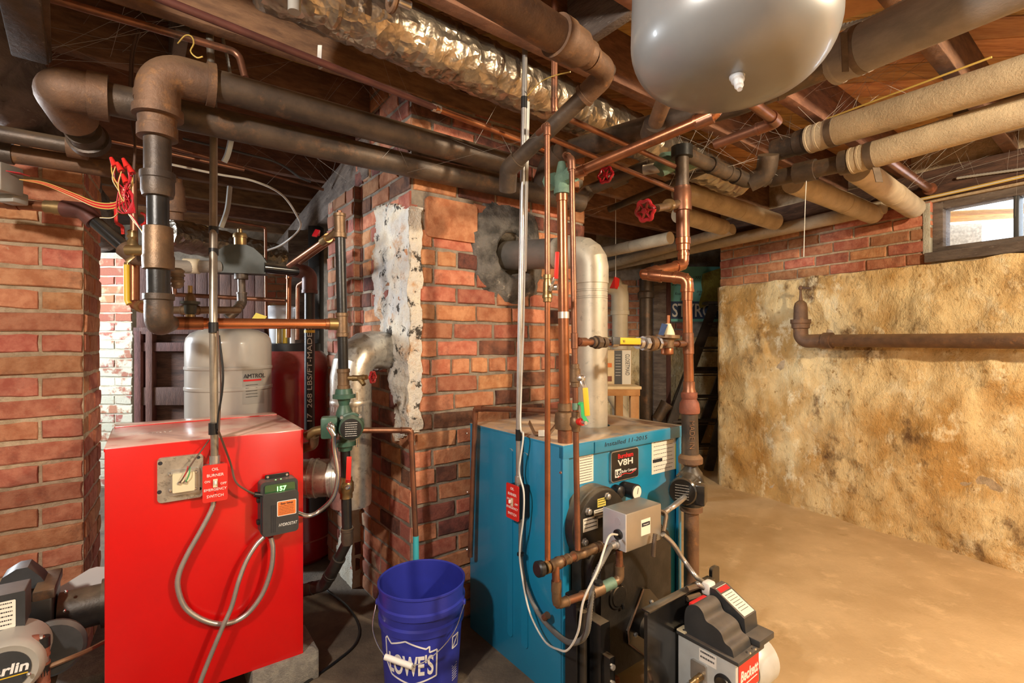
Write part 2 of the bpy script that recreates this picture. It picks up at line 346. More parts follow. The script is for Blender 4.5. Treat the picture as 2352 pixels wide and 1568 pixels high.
def courses(parent, O, u, n, L, z0, z1, m, ch=.0755, bl=.205, jt=.013, head=6, proud=.007, skip=None, alt=None, k0=0, ext=0.):
    """lay brick courses on a face: O foot of its left end, u along it, n outward"""
    z = z0; k = k0
    while z + ch * .6 < z1:
        hh = min(ch, z1 - z) - jt; unit = bl
        if alt: unit = alt[k % len(alt)]
        elif head and k % head == 2: unit = bl / 2
        s = 0 if (alt or k % 2 == 0) else -unit / 2
        s += 0 if alt else R.uniform(-.012, .012)
        while s < L - .03:
            e = s + unit + (0 if alt else R.uniform(-.008, .008)); a0 = max(s, -ext); e0 = min(e, L + ext)
            if s <= 0: a0 = -ext
            if e0 - a0 > .03:
                cs = (a0 + e0) / 2
                if not (skip and skip(cs, z + hh / 2)):
                    brick(parent, O + u * cs + UP * (z + ch / 2) + n * (proud - .0175 + R.uniform(-.004, .003)), u, n, e0 - a0 - (jt if e < L else jt * .4), .035, hh, m(cs, z) if callable(m) else m)
            s = e
        z += ch; k += 1
def slab(mb, A, B, n, z0, z1, t):                       # wall core: face line A-B, going t behind the face
    c = (A + B) / 2 - n * (t / 2); u = (B - A).normalized()
    return mb.box(V((c.x, c.y, (z0 + z1) / 2)), u, n, UP, (B - A).length, t, z1 - z0)
# ---- right wall: parged stone below, brick band above, window
ZB, ZT = 1.655, 2.03
NB = V((.42, .91, 0)).normalized()
wr = MB(); slab(wr, W0, W9, WN, -.05, 2.42, .45)
wf = Face(W0, WU, WN)
win = wf.rect(2138, 452, 2352, 578); win = (win[0], win[0] + 1.02, 1.72, 2.02)
# core split round the window opening
wr = MB()
for (s0, s1, z0, z1) in ((0, .55, -.05, 2.42), (.5501, win[0], 1.6, 2.42), (.55, win[1], -.05, 1.6), (win[1], 6.6, -.05, 2.42), (win[0], win[1], 1.599, win[2] - .05), (win[0], win[1], win[3], 2.42)):
    slab(wr, W0 + WU * s0, W0 + WU * s1, WN, z0, z1, .15 if s0 > .5 and z0 > 0 else .45)
wall_r = struct(wr.build('wall_right', 'mortar'))
def rough_sheet(name, m, O, u, n, L, z0, z1, step, amp, parent, base=.012, seed=0, edge=.02):
    nu, nv = max(2, int(L / step)), max(2, int((z1 - z0) / step)); vs = []; fs = []
    for i in range(nu + 1):
        for j in range(nv + 1):
            s, z = L * i / nu, z0 + (z1 - z0) * j / nv; q = O + u * s + UP * z
            d = noise.fractal(V((s * 3.1 + seed, z * 3.7, seed)), .9, 2.1, 6) * amp + abs(noise.noise(V((s * 9, z * 12, seed)))) * amp * .6
            if j == nv: z += noise.noise(V((s * 7, seed, 3))) * edge; q = O + u * s + UP * z
            if i in (0, nu): d *= .3
            vs.append(q + n * (base + d))
    for i in range(nu):
        for j in range(nv): a = i * (nv + 1) + j; fs.append([a, a + nv + 1, a + nv + 2, a + 1])
    # closing edge back to the wall
    e = len(vs); top = [i * (nv + 1) + nv for i in range(nu + 1)]
    for i in range(nu + 1): vs.append(O + u * (L * i / nu) + UP * (z1) - n * .02)
    for i in range(nu): fs.append([top[i], top[i + 1], e + i + 1, e + i])
    e = len(vs)
    for j in range(nv + 1): vs.append(O + UP * (z0 + (z1 - z0) * j / nv) - n * .02)
    for j in range(nv): fs.append([j, j + 1, e + j + 1, e + j])
    mb = MB(); mb.add(vs, fs); return mb.build(name, m, parent, ang=70)
rough_sheet('plaster_coat', 'parget', W0, WU, WN, 6.6, -.02, ZB, .026, .036, wall_r, base=.022)
courses(wall_r, W0, WU, WN, win[0], ZB, ZT, 'brick', ch=.0755, bl=.225, proud=.010, head=0, ext=.004)
courses(wall_r, W0 + WU * win[1], WU, WN, 1.2, ZB, ZT, 'brick', ch=.0755, bl=.225, proud=.010, head=0)
# end of the right wall, turning away
we = MB(); WE = W0 - WN * .45
rough_sheet('plaster_end', 'parget', W0 - WN * .45, WN, -WU, .47, -.02, ZB, .03, .02, wall_r, base=.01, seed=5)
courses(wall_r, W0 - WN * .45, WN, -WU, .45, ZB, ZT, 'brick', proud=.008, head=0)
# timber sill on top of the right wall
sb = MB(); sb.seg(W0 + UP * 2.12 - WN * .045, W9 + UP * 2.12 - WN * .045, .15, .17, bev=.01)
sill = tag(sb.build('sill_beam', 'wood_dark'), 'dark timber sill beam lying along the top of the brick band', 'beam')
# window
wo = thing('window_1', 'two pane basement window with worn wooden frame in brick band', 'window', wf.pt(win[0], win[2], 0)); wo['kind'] = 'structure'
def wbar(u0, u1, v0, v1, d0, d1, nm, m='wood_beam', par=None):
    mb = MB(); mb.box(wf.pt((u0 + u1) / 2, (v0 + v1) / 2, (d0 + d1) / 2), wf.u, wf.v, wf.n, u1 - u0, v1 - v0, abs(d1 - d0), .003); return mb.build(nm, m, par or wo)
wa, wb, wc, wd = win
wbar(wa, wa + .05, wc, wd, -.10, -.02, 'frame_jamb'); wbar(wb - .05, wb, wc, wd, -.10, -.02, 'frame_jamb')
wbar(wa, wb, wd - .045, wd, -.10, -.021, 'frame_head'); wbar(wa, wb, wc, wc + .035, -.10, -.019, 'frame_rail')
for k in (1, 2): u_ = wa + .05 + (wb - wa - .1) * k / 3; wbar(u_ - .011, u_ + .011, wc + .03, wd - .04, -.09, -.035, 'mullion', 'dark_grey')
for k in range(3):
    u0 = wa + .05 + (wb - wa - .1) * k / 3; wbar(u0, u0 + (wb - wa - .1) / 3, wc + .03, wd - .04, -.066, -.062, 'pane', 'glass_pane')
wbar(wa - .02, wb + .02, wc - .055, wc + .002, -.12, .035, 'window_sill'); wbar(wa - .035, wa, wc, wd, -.06, .013, 'white_jamb', 'mortar_pale')
# ---- far wall and recess
YF = 5.25
fw = MB(); slab(fw, V((-6, YF, 0)), V((5, YF, 0)), V((0, -1, 0)), -.05, 2.45, .3); wall_f = struct(fw.build('wall_back', 'mortar_grey'))
rough_sheet('plaster_coat', 'parget', V((.9, YF, 0)), V((1, 0, 0)), V((0, -1, 0)), 3.2, -.02, 1.25, .06, .03, wall_f, base=.02, seed=9)
courses(wall_f, V((1.0, YF, 0)), V((1, 0, 0)), V((0, -1, 0)), .85, 1.25, 1.85, 'brick', head=0, proud=.006, bl=.21)
courses(wall_f, V((-2.9, YF, 0)), V((1, 0, 0)), V((0, -1, 0)), .7, .9, 2.0, 'brick_cream', head=0, proud=.006)
sw = MB(); slab(sw, V((2.8, 4.3, 0)), V((2.8, YF, 0)), V((-1, 0, 0)), -.05, 2.45, .2); slab(sw, V((1.9, 4.42, 0)), V((2.9, 4.42, 0)), V((0, 1, 0)), -.05, 2.45, .1); struct(sw.build('wall_recess', 'parget'))
# ---- walls round the room outside the picture
lw = MB(); slab(lw, V((-4.6, -3, 0)), V((-4.6, 5.3, 0)), V((1, 0, 0)), -.05, 2.45, .2); struct(lw.build('wall_left', 'white_wall'))
bw = MB(); slab(bw, V((7, -2.6, 0)), V((-6, -2.6, 0)), V((0, 1, 0)), -.05, 2.45, .2); struct(bw.build('wall_front', 'mortar'))
# ---- left brick pier
pc = V((-1.583, 1.84, 0)); pl = V((-1.765, 1.70, 0)); pb = V((-1.782, 2.15, 0))
pu = (pc - pl).normalized(); pn = V((pu.y, -pu.x, 0)); ps = (pb - pc).normalized(); psn = V((ps.y, -ps.x, 0))
core = MB(); pts = [pl, pc, pb, pl + (pb - pc)]; core.add([q + UP * z for z in (-.02, 1.93) for q in pts], [[0, 1, 2, 3], [4, 5, 6, 7], [0, 1, 5, 4], [1, 2, 6, 5], [2, 3, 7, 6], [3, 0, 4, 7]])
pier_l = struct(core.build('wall_pier_left', 'mortar')); LW = (pc - pl).length
courses(pier_l, pl, pu, pn, LW, 0.0, 1.93, 'brick', ch=.077, jt=.014, alt=[LW, LW / 2], proud=.008, ext=.006)
courses(pier_l, pc, ps, psn, (pb - pc).length, 0.0, 1.93, 'brick', ch=.077, jt=.013, bl=.2, proud=.006, head=2)
# ---- painted pier behind it
q0 = P(226, 784, 4.1); q1 = P(304, 784, 4.1); q0.z = q1.z = 0
wp = MB(); slab(wp, q0, q1, V((0, -1, 0)), -.02, 1.93, .25); pier_w = struct(wp.build('wall_pier_painted', 'mortar_pale'))
courses(pier_w, q0, V((1, 0, 0)), V((0, -1, 0)), q1.x - q0.x, 0, 1.36, 'brick_white', alt=[.28, .14], proud=.006, ext=.004)
courses(pier_w, q0, V((1, 0, 0)), V((0, -1, 0)), q1.x - q0.x, 1.36, 1.93, 'brick_cream', alt=[.14, .28], proud=.006, ext=.004)
# ---- brick pier under the timber beam
sc0 = V((-.771, 2.43, 0)); sb0 = sc0 + D2 * .40; sr0 = sc0 + D1 * .2
sp = MB(); sp.add([q + UP * z for z in (-.02, 1.96) for q in (sc0, sr0, sr0 + D2 * .40, sb0)], [[0, 1, 2, 3], [4, 5, 6, 7], [0, 1, 5, 4], [1, 2, 6, 5], [2, 3, 7, 6], [3, 0, 4, 7]])
pier_s = struct(sp.build('wall_pier_small', 'mortar_grey'))
courses(pier_s, sc0, D1, -D2, .2, 0, 1.96, lambda s, z: 'brick_dark' if R.random() < .3 else 'brick', proud=.006, alt=[.2, .1], ext=.004)
courses(pier_s, sb0, -D2, -D1, .40, 0, 1.96, lambda s, z: 'brick_cream', proud=.006, head=0)
# ---- chimney
K = V((-.406, 2.01, 0)); chl = .98; cR = K + D1 * chl; cB = K + D2 * .62
ch = MB(); ch.add([q + UP * z for z in (-.02, 2.41) for q in (K, cR, cR + D2 * .62, cB)], [[0, 1, 2, 3], [4, 5, 6, 7], [0, 1, 5, 4], [1, 2, 6, 5], [2, 3, 7, 6], [3, 0, 4, 7]])
chim = struct(ch.build('wall_chimney', 'mortar_grey'))
cf = Face(K, D1, -D2); cl = Face(cB, -D2, -D1)
hole = cf.uv(1172, 585); tile = cf.rect(975, 450, 1092, 560)
def chskip(s, z): return (s - hole[0]) ** 2 + (z - hole[1]) ** 2 < .15 ** 2 or (tile[0] - .02 < s < tile[1] + .02 and tile[2] < z < tile[3])
courses(chim, K, D1, -D2, chl, 0, 2.4, lambda s, z: 'brick_dark' if R.random() < .25 else 'brick', proud=.008, ext=.006, skip=chskip)
courses(chim, cB, -D2, -D1, .62, 0, 2.4, lambda s, z: R.choice(('brick', 'brick_cream', 'brick_dark', 'brick')), proud=.006, ext=.002)
tb = MB(); cf.plate(tb, tile, .016, 0, .02); tb.build('terracotta_slab', 'brick', chim)
# broken plaster left on the side of the chimney
def patch(face, outline, parent, name, m, t=.02, seed=1, off=.004, step=.02, amp=.02, umax=9):
    us = [p[0] for p in outline]; vs_ = [p[1] for p in outline]; u0, u1, v0, v1 = min(us), max(us), min(vs_), max(vs_)
    def inside(x, y):
        c = False; j = len(outline) - 1
        for i in range(len(outline)):
            (xi, yi), (xj, yj) = outline[i], outline[j]
            if (yi > y) != (yj > y) and x < (xj - xi) * (y - yi) / (yj - yi) + xi: c = not c
            j = i
        return c
    nu, nv = int((u1 - u0) / step) + 1, int((v1 - v0) / step) + 1; idx = {}; vs = []; fs = []
    def vert(i, j, ins):
        key = (i, j)
        if key not in idx:
            x, y = u0 + i * step, v0 + j * step
            x2 = min(umax, x + noise.noise(V((x * 20, y * 20, seed))) * step * .5); y2 = y + noise.noise(V((x * 20, y * 20, seed + 9))) * step * .5
            d = off + t * .5 + noise.fractal(V((x * 9, y * 9, seed)), .9, 2, 4) * amp
            idx[key] = len(vs); vs.append(face.pt(x2, y2, max(d, .006)))
        return idx[key]
    cells = [(i, j) for i in range(nu) for j in range(nv) if inside(u0 + (i + .5) * step + noise.noise(V((i * .4, j * .4, seed))) * step * 1.5, v0 + (j + .5) * step + noise.noise(V((i * .4, j * .4, seed + 4))) * step * 1.5)]
    ed = {}
    for i, j in cells:
        q = [vert(i, j, 1), vert(i + 1, j, 1), vert(i + 1, j + 1, 1), vert(i, j + 1, 1)]; fs.append(q)
        for a, b in zip(q, q[1:] + q[:1]): ed[(a, b)] = ed.get((a, b), 0) + 1
    n0 = len(vs); bk = {}
    for (a, b) in list(ed):
        if (b, a) not in ed:
            for x in (a, b):
                if x not in bk: bk[x] = len(vs); vs.append(vs[x] - face.n * (t + .03))
            fs.append([b, a, bk[a], bk[b]])
    mb = MB(); mb.add(vs, fs); return mb.build(name, m, parent, ang=50)
pp = [cl.uv(x, y) for x, y in ((872, 475), (905, 470), (960, 480), (960, 985), (915, 1010), (905, 900), (893, 830), (880, 760), (868, 700), (866, 560))]
patch(cl, pp, chim, 'plaster_patch', 'plaster', .026, 3, step=.010, amp=.020, umax=.635)
so_ = Face(sb0, -D2, -D1); pe = [so_.uv(x, y) for x, y in ((800, 1090), (822, 1060), (822, 1370), (760, 1360), (772, 1290), (790, 1200))]
patch(so_, pe, pier_s, 'white_crust', 'mortar_pale', .012, 8, step=.014, amp=.012, umax=.407)
ring = [(hole[0] + (.205 + .03 * math.sin(a * 3 + 1)) * math.cos(a), hole[1] + (.235 + .03 * math.sin(a * 5)) * math.sin(a)) for a in [k * math.pi / 12 for k in range(24)]]
# sooty mortar collar round the breech
def bore(ob, a, b, r):                                     # cut a real round hole into a mesh
    mb = MB(); mb.cyl(a, b, r, 40); c = mb.build('cutter', 'mortar_grey'); m = ob.modifiers.new('b', 'BOOLEAN'); m.object = c; m.operation = 'DIFFERENCE'; m.solver = 'EXACT'
    me = bpy.data.meshes.new_from_object(ob.evaluated_get(bpy.context.evaluated_depsgraph_get())); ob.modifiers.remove(m); ob.data = me; bpy.data.objects.remove(c)
def collar():
    n = 40; prof = ((.098, -.06), (.098, .03), (.115, .045), (.15, .03), (.19, .018), (.225, .004), (.235, -.02)); vs = []; fs = []
    for i, (r, d) in enumerate(prof):
        for k in range(n):
            a = 2 * math.pi * k / n; q = 1 + (noise.noise(V((math.cos(a) * 2, math.sin(a) * 2, i * .3))) * .22 if i > 2 else 0)
            vs.append(cf.pt(hole[0] + r * q * math.cos(a), hole[1] + r * q * math.sin(a) * 1.05, d + noise.noise(V((a * 5, r * 20, 2))) * .012))
    for i in range(len(prof) - 1):
        for k in range(n): fs.append([i * n + k, i * n + (k + 1) % n, (i + 1) * n + (k + 1) % n, (i + 1) * n + k])
    mb = MB(); mb.add(vs, fs); mb.build('mortar_collar', 'soot', chim, ang=60)
    bore(chim, cf.pt(hole[0], hole[1], -.30), cf.pt(hole[0], hole[1], .2), .099)
collar()
# ---- ceiling: diagonal plank subfloor over joists
OW = W0 - WN * .14
def clip_out(c, d, mx):                                   # how far along d from c until the outer face of the right wall
    den = d.dot(WN)
    if abs(den) < 1e-6: return mx
    t = (OW - c).dot(WN) / den; y = (c + d * t).y
    return min(mx, t) if 0 < t and y < 4.3 else mx
cz = [V((-6, -3, 0)), OW + WU * 7.7, OW, OW + V((1.0, .1, 0)), V((2.9, 7, 0)), V((-6, 7, 0))]
cg = MB(); cg.add([V((q.x, q.y, z)) for z in (2.43, 2.6) for q in cz], [list(range(6)), list(range(6, 12))] + [[i, (i + 1) % 6, 6 + (i + 1) % 6, 6 + i] for i in range(6)])
ceil = struct(cg.build('ceiling', 'wood_dark'))
BD = V((math.sin(TH + math.pi / 4), math.cos(TH + math.pi / 4), 0)); BP = V((-BD.y, BD.x, 0)); BP = BP if BP.y > 0 else -BP
for k in range(36):
    c = V((.6, .4, 2.417)) + BP * (k * .148 - .4); e = clip_out(c, BD, 4.7); mb = MB(); mb.box(c + BD * (e - 4.7) / 2, BD, BP, UP, 4.7 + e, .142, .022, .002); mb.build('plank', 'wood_plank', ceil)
JO = V((-.05, 1.35, 0))
for k in (-2.0, -1.53, -1.07, -.62, -.15, .20, .756, 1.2, 1.65, 2.1, 2.55, 3.0, 3.45, 3.9):
    o = JO + D2 * k; mb = MB(); mb.seg(o - D1 * 3.2 + UP * 2.302, o + D1 * clip_out(o, D1, 3.9) + UP * 2.302, .052, .206, bev=.003)
    j = mb.build('joist', 'wood_joist', ceil)
def blocking(px, py, Y, k, nm='bridging_board', ln=.35):
    c = P(px, py, Y); mb = MB(); mb.box(V((c.x, c.y, 2.302)), D2, D1, UP, ln, .04, .2, .003); mb.build(nm, 'wood_beam', ceil)
blocking(410, 60, 1.75, 0); blocking(968, 230, 2.35, 0); blocking(1400, 60, 1.6, 0); blocking(2300, 350, 2.4, 0)
# ---- timber beams
bm_ = MB(); n1, n2 = P(836, 424, 2.38), P(632, 596, 5.06); n1.z = n2.z = 1.975; bd = (n2 - n1).normalized(); bx = V((bd.y, -bd.x, 0)); n1 -= bd * .05
bm_.seg(n1 + bx * .1 + UP * .11, n2 + bx * .1 + UP * .11, .2, .22, bev=.012)
tag(bm_.build('timber_beam', 'wood_beam'), 'grey weathered timber beam resting on the brick pier by the chimney', 'beam')
lb = MB(); la, le = V((-1.10, .75, 2.075)), V((-3.50, 4.28, 2.075))
def gnarl(a, b, r, n=110, seg=26, seed=2):
    pts = [a.lerp(b, i / n) for i in range(n + 1)]; mb = MB(); mb.tube(pts, r, seg)
    for q in mb.v: q += V((noise.noise(q * 6 + V((seed, 0, 0))), noise.noise(q * 6 + V((0, seed, 5))), noise.noise(q * 5 + V((1, 4, seed))))) * .035 + V((noise.noise(q * 23), noise.noise(q * 21 + V((3, 0, 0))), noise.noise(q * 19 + V((0, 3, 0))))) * .012
    return mb
tag(gnarl(la, le, .138).build('log_beam', 'wood_beam', ang=60), 'gnarled grey log beam over the orange brick pier', 'beam')
for k, (px, py, Y, px2, py2, Y2) in enumerate(((35, -60, 1.05, 70, 130, 1.28), (85, -60, 1.12, 96, 130, 1.33))):
    mb = MB(); mb.seg(P(px, py, Y), P(px2, py2, Y2), .07 if k == 0 else .04, .025, bev=.004)
    tag(mb.build('old_board', 'wood_dark'), ('wide' if k == 0 else 'narrow') + ' dark old board nailed beside the gnarled log', 'board')
# ------------------------------------------------------------------ piping helpers
def pipe(parent, pts, r, m, bend=.0, seg=14, name='pipe'):
    mb = MB(); mb.tube(fillet(pts, bend) if bend else pts, r, seg); return mb.build(name, m, parent)
def run(parent, pts, r, m, bend=.04, k=1.16, em=None, seg=16, sock=1.2):
    """straight pipes with a separate socketed elbow at every corner"""
    em = em or m; n = len(pts); ends = [(pts[i] - pts[i - 1]).normalized() if i else None for i in range(n)]
    for i in range(1, n):
        mb = MB(); mb.tube([pts[i - 1], pts[i]], r, seg); mb.build('pipe', m, parent)
    for i in range(1, n - 1):
        d0, d1 = ends[i], ends[i + 1]; t = bend * math.tan(d0.angle(d1) / 2)
        arc = fillet([pts[i] - d0 * (t + r * sock * 2), pts[i], pts[i] + d1 * (t + r * sock * 2)], bend)
        ln = [arc[0], arc[0] + d0 * r * .5, arc[0] + d0 * r * .52] + arc[1:-1] + [arc[-1] - d1 * r * .52, arc[-1] - d1 * r * .5, arc[-1]]
        rr = [r * k * 1.08, r * k * 1.08, r * k] + [r * k] * (len(arc) - 2) + [r * k, r * k * 1.08, r * k * 1.08]
        mb = MB(); mb.tube(ln, rr, seg + 2); mb.build('elbow', em, parent)
def band(parent, a, d, r, w, m, name='coupling', seg=20, k=0):
    d = d.normalized(); mb = MB(); mb.lathe(a - d * w / 2, d, [(0, r * .9), (0, r), (w * .2, r), (w * .25, r * (1 - k)), (w * .75, r * (1 - k)), (w * .8, r), (w, r), (w, r * .9)], seg); return mb.build(name, m, parent)
def stack(parent, c0, y0, c1, y1, Y, items, seg=24):
    Ya, Yb = Y if isinstance(Y, tuple) else (Y, Y); A, B = P(c0, y0, Ya), P(c1, y1, Yb); d = B - A; l = d.length; out = []
    for nm, m, prof in items:
        mb = MB(); mb.lathe(A, d, [((y - y0) / (y1 - y0) * l, r * (Ya + (Yb - Ya) * (y - y0) / (y1 - y0)) / F) for y, r in prof], seg); out.append(mb.build(nm, m, parent))
    return out
def flex(parent, pts, r, m='chrome', pitch=.0055, name='flexible_conduit', seg=10, n=16):
    sp = smooth(pts, n); L = [0]
    for a, b in zip(sp, sp[1:]): L.append(L[-1] + (b - a).length)
    out = []; rr = []; k = 0; j = 0; s = 0
    while s < L[-1]:
        while j < len(L) - 2 and L[j + 1] < s: j += 1
        q = (s - L[j]) / max(1e-9, L[j + 1] - L[j]); out.append(sp[j].lerp(sp[j + 1], q)); rr.append(r if k % 2 else r * .80); k += 1; s += pitch / 2
    mb = MB(); mb.tube(out, rr, seg); return mb.build(name, m, parent, ang=80)
def wire(parent, pts, r, m, name='wire', seg=6, n=8):
    mb = MB(); mb.tube(smooth(pts, n) if len(pts) > 2 else pts, r, seg); return mb.build(name, m, parent)
def handwheel(parent, c, n, r, m='red_enamel', name='handwheel'):
    x, y, n = frame(n); mb = MB(); pts = []
    for k in range(41):
        a = 2 * math.pi * k / 40; q = r * (1 + .10 * math.cos(6 * a)); pts.append(c + x * q * math.cos(a) + y * q * math.sin(a))
    mb.tube(pts, r * .20, 8, False)
    for k in range(3):
        a = math.pi * k / 3; e = (x * math.cos(a) + y * math.sin(a)) * r; mb.tube([c - e, c + e], r * .14, 8)
    mb.lathe(c - n * r * .3, n, [(0, r * .3), (r * .6, r * .3)], 12); return mb.build(name, m, parent)
def lever(parent, pts, w, t, up, m, name='lever_handle'):
    mb = MB()
    for a, b in zip(pts, pts[1:]): mb.seg(a, b, w, t, up, t * .3)
    return mb.build(name, m, parent)
def clips(face, parent, px, py, off, r=.005, m='chrome', h=.004, name='screw'):
    mb = MB(); q = face.at(px, py, off); mb.lathe(q, face.n, [(0, r), (h * .6, r), (h, r * .6)], 12); return mb.build(name, m, parent)
# ------------------------------------------------------------------ red boiler and its controls
A1, B1 = V((-1.176, 1.437, 0)), V((-.736, 1.757, 0)); ru = (B1 - A1).normalized(); rn = V((ru.y, -ru.x, 0)); RW = (B1 - A1).length; RD = .506
rf = Face(A1, ru, rn); Z0, Z1 = .10, .891
rb = thing('boiler', 'red steel jacketed boiler with dusty pink top standing on concrete blocks', 'boiler', rf.pt(RW / 2, Z0, -RD / 2))
def rbox(mb, s0, s1, z0, z1, d0, d1, bev=.002): return mb.box(rf.pt((s0 + s1) / 2, (z0 + z1) / 2, (d0 + d1) / 2), rf.u, rf.n, UP, s1 - s0, abs(d1 - d0), z1 - z0, bev)
rbox(MB(), .003, RW - .003, Z0 + .003, Z1 - .004, -RD + .003, -.006).build('body', 'red_paint', rb)
rbox(MB(), 0, RW, Z0, Z1 - .001, -.012, 0, .003).build('front_panel', 'red_paint', rb)
rbox(MB(), -.002, RW + .002, Z1 - .012, Z1, -RD + .08, -.001, .003).build('top_panel', 'red_paint', rb)
rbox(MB(), .003, RW - .003, Z1 - .010, Z1 + .004, -RD, -RD + .078, .003).build('rear_top_panel', 'red_paint', rb)
rbox(MB(), RW - .004, RW + .001, Z0, Z1 - .01, -RD, -.02, .001).build('side_panel', 'red_paint', rb); rbox(MB(), -.001, .004, Z0, Z1 - .01, -RD, -.02, .001).build('side_panel', 'red_paint', rb)
mb = MB(); q = random.Random(4)
for k in range(9):                                       # scratched letters in the dust on top
    a = rf.pt(.065 + k * .012, Z1 + .0004, -.22); mb.seg(a, a + rf.u * q.uniform(-.006, .008) - rf.n * q.uniform(.006, .016), .0022, .0006)
mb.build('chalk_marks', 'white', rb, kind='stuff')
for k, (s0, d0) in enumerate(((.36, .0), (.0, .0), (.36, -.3), (.0, -.3))):
    mb = MB(); rbox(mb, s0 - (.16 if k % 2 else -.0) + .02, s0 + .185 + (.0 if k % 2 else .05), .0, Z0 + .001, d0 - .19, d0 + .012, .006)
    tag(mb.build('concrete_block', 'block'), ['rough grey concrete block under the front corner of the red boiler by the bucket', 'grey concrete block under the burner side of the red boiler', 'grey concrete block under the rear of the red boiler by the flue', 'grey concrete block under the rear burner side of the red boiler'][k], 'block', 'concrete blocks under the red boiler')
# transformer plate
tp = thing('transformer_plate', 'galvanized square cover plate with ivory transformer block on red boiler front', 'electrical plate', rf.at(413, 1140, 0))
r_ = rf.rect(361, 1048, 466, 1138); r_ = (r_[0], r_[1], r_[2], r_[3] - .004)
mb = MB(); rf.plate(mb, r_, .012, 0, .012); mb.build('plate', 'galv', tp)
c_ = rf.rect(392, 1080, 458, 1128, .012); mb = MB(); rf.plate(mb, c_, .010, .012, .008); mb.build('raised_frame', 'steel', tp)
c2 = rf.rect(396, 1088, 447, 1124, .03); mb = MB(); rf.plate(mb, c2, .016, .022, .004); mb.build('transformer', 'ivory', tp)
for x, y in ((412, 1109), (426, 1107)): clips(rf, tp, x, y, .038, .0055, 'chrome', .006)
for x, y, r in ((368, 1064, .006), (366, 1130, .006), (456, 1050, .005), (459, 1122, .005)): clips(rf, tp, x, y, .0122, r, 'ink', .0006, 'knockout')
for x, y in ((390, 1090), (391, 1127), (450, 1083), (449, 1121)): clips(rf, tp, x, y, .022, .005)
wire(tp, [rf.at(480, 1010, .02), rf.at(462, 1035, .03), rf.at(440, 1065, .045), rf.at(420, 1098, .05), rf.at(413, 1108, .044)], .0022, 'wire_brown')
wire(tp, [rf.at(432, 1070, .045), rf.at(425, 1090, .052), rf.at(414, 1108, .044)], .0014, 'wire_red'); wire(tp, [rf.at(437, 1068, .045), rf.at(434, 1090, .05), rf.at(427, 1106, .044)], .0014, 'green_ribbon')
# emergency switch
def switch(face, box_r, th, parent, body, plate_m='red_plastic'):
    mb = MB(); face.plate(mb, (box_r[0] + .006, box_r[1] - .004, box_r[2] + .004, box_r[3] - .004), th, .001, .005); mb.build('switch_box', body, parent)
    mb = MB(); face.plate(mb, box_r, .004, th + .001, .006); pl = mb.build('cover_plate', plate_m, parent)
    u0, u1, v0, v1 = box_r; cu, cv, o = (u0 + u1) / 2, (v0 + v1) / 2, th + .0053; wd = u1 - u0; hh = v1 - v0
    mb = MB(); face.plate(mb, (cu - wd * .09, cu + wd * .09, cv - hh * .11, cv + hh * .11), .003, o); mb.build('toggle_frame', 'ivory', pl)
    mb = MB(); mb.box(face.pt(cu, cv + hh * .03, o + .008), face.u, face.n, face.v, wd * .1, .014, hh * .10, .002); mb.build('toggle', 'white', pl)
    for b, f, s in (('OIL', .84, .085), ('BURNER', .68, .085), ('EMERGENCY', .30, .075), ('SWITCH', .12, .085)):
        text(b, face.pt(cu, v0 + hh * f, o), face.u, face.v, hh * s * 1.25, 'white', pl, align='CENTER')
    text('ON', face.pt(u0 + wd * .19, cv + hh * .03, o), face.u, face.v, hh * .085, 'white', pl, align='CENTER'); text('OFF', face.pt(u1 - wd * .17, cv - hh * .06, o), face.u, face.v, hh * .085, 'white', pl, align='CENTER')
    for f in (.24, .76): mb = MB(); mb.lathe(face.pt(cu, v0 + hh * f, o - .001), face.n, [(0, .003), (.0015, .0025)], 10); mb.build('screw', 'red_enamel', pl)
es = thing('emergency_switch', 'red emergency switch plate on the front of the red boiler below the conduit', 'switch', rf.at(494, 1150, 0))
u_, v_ = rf.uv(494, 1108, .04); switch(rf, (u_ - .034, u_ + .034, v_ - .058, v_ + .058), .04, es, 'steel')
# steel conduit rising to the joists
cpts = [rf.pt(u_ + .001, v_ + .055, .022), P(490, 745, 1.548), P(490, 500, 1.61), P(491, 270, 1.645), P(479, 20, 1.665), P(478, -60, 1.67)]
cd = thing('steel_conduit', 'straight steel conduit with black tape bands rising from the red boiler switch', 'conduit', cpts[0])
pipe(cd, fillet(cpts, .3, 4), .0118, 'conduit', seg=14)
band(cd, cpts[0] + UP * .012, UP, .0155, .03, 'steel', 'connector'); mb = MB(); lathe_px(mb, 475, 1.655, [(-60, 15), (32, 15), (40, 13), (42, 11)]); mb.build('sleeve', 'grey_paint', cd)
for y, Y, h in ((528, 1.605, 15), (578, 1.592, 15), (752, 1.547, 24), (984, 1.54, 26)): mb = MB(); lathe_px(mb, 490.5, Y, [(y - h / 2, 10.4), (y + h / 2, 10.4)], 16); mb.build('tape', 'black', cd)
wire(cd, [P(503, 770, 1.54), P(512, 850, 1.53), P(510, 900, 1.53), P(502, 950, 1.53), P(500, 984, 1.53)], .003, 'black', 'cable'); wire(cd, [P(500, 760, 1.535), P(507, 870, 1.535), P(503, 990, 1.53)], .0025, 'wire_brown', 'cable')
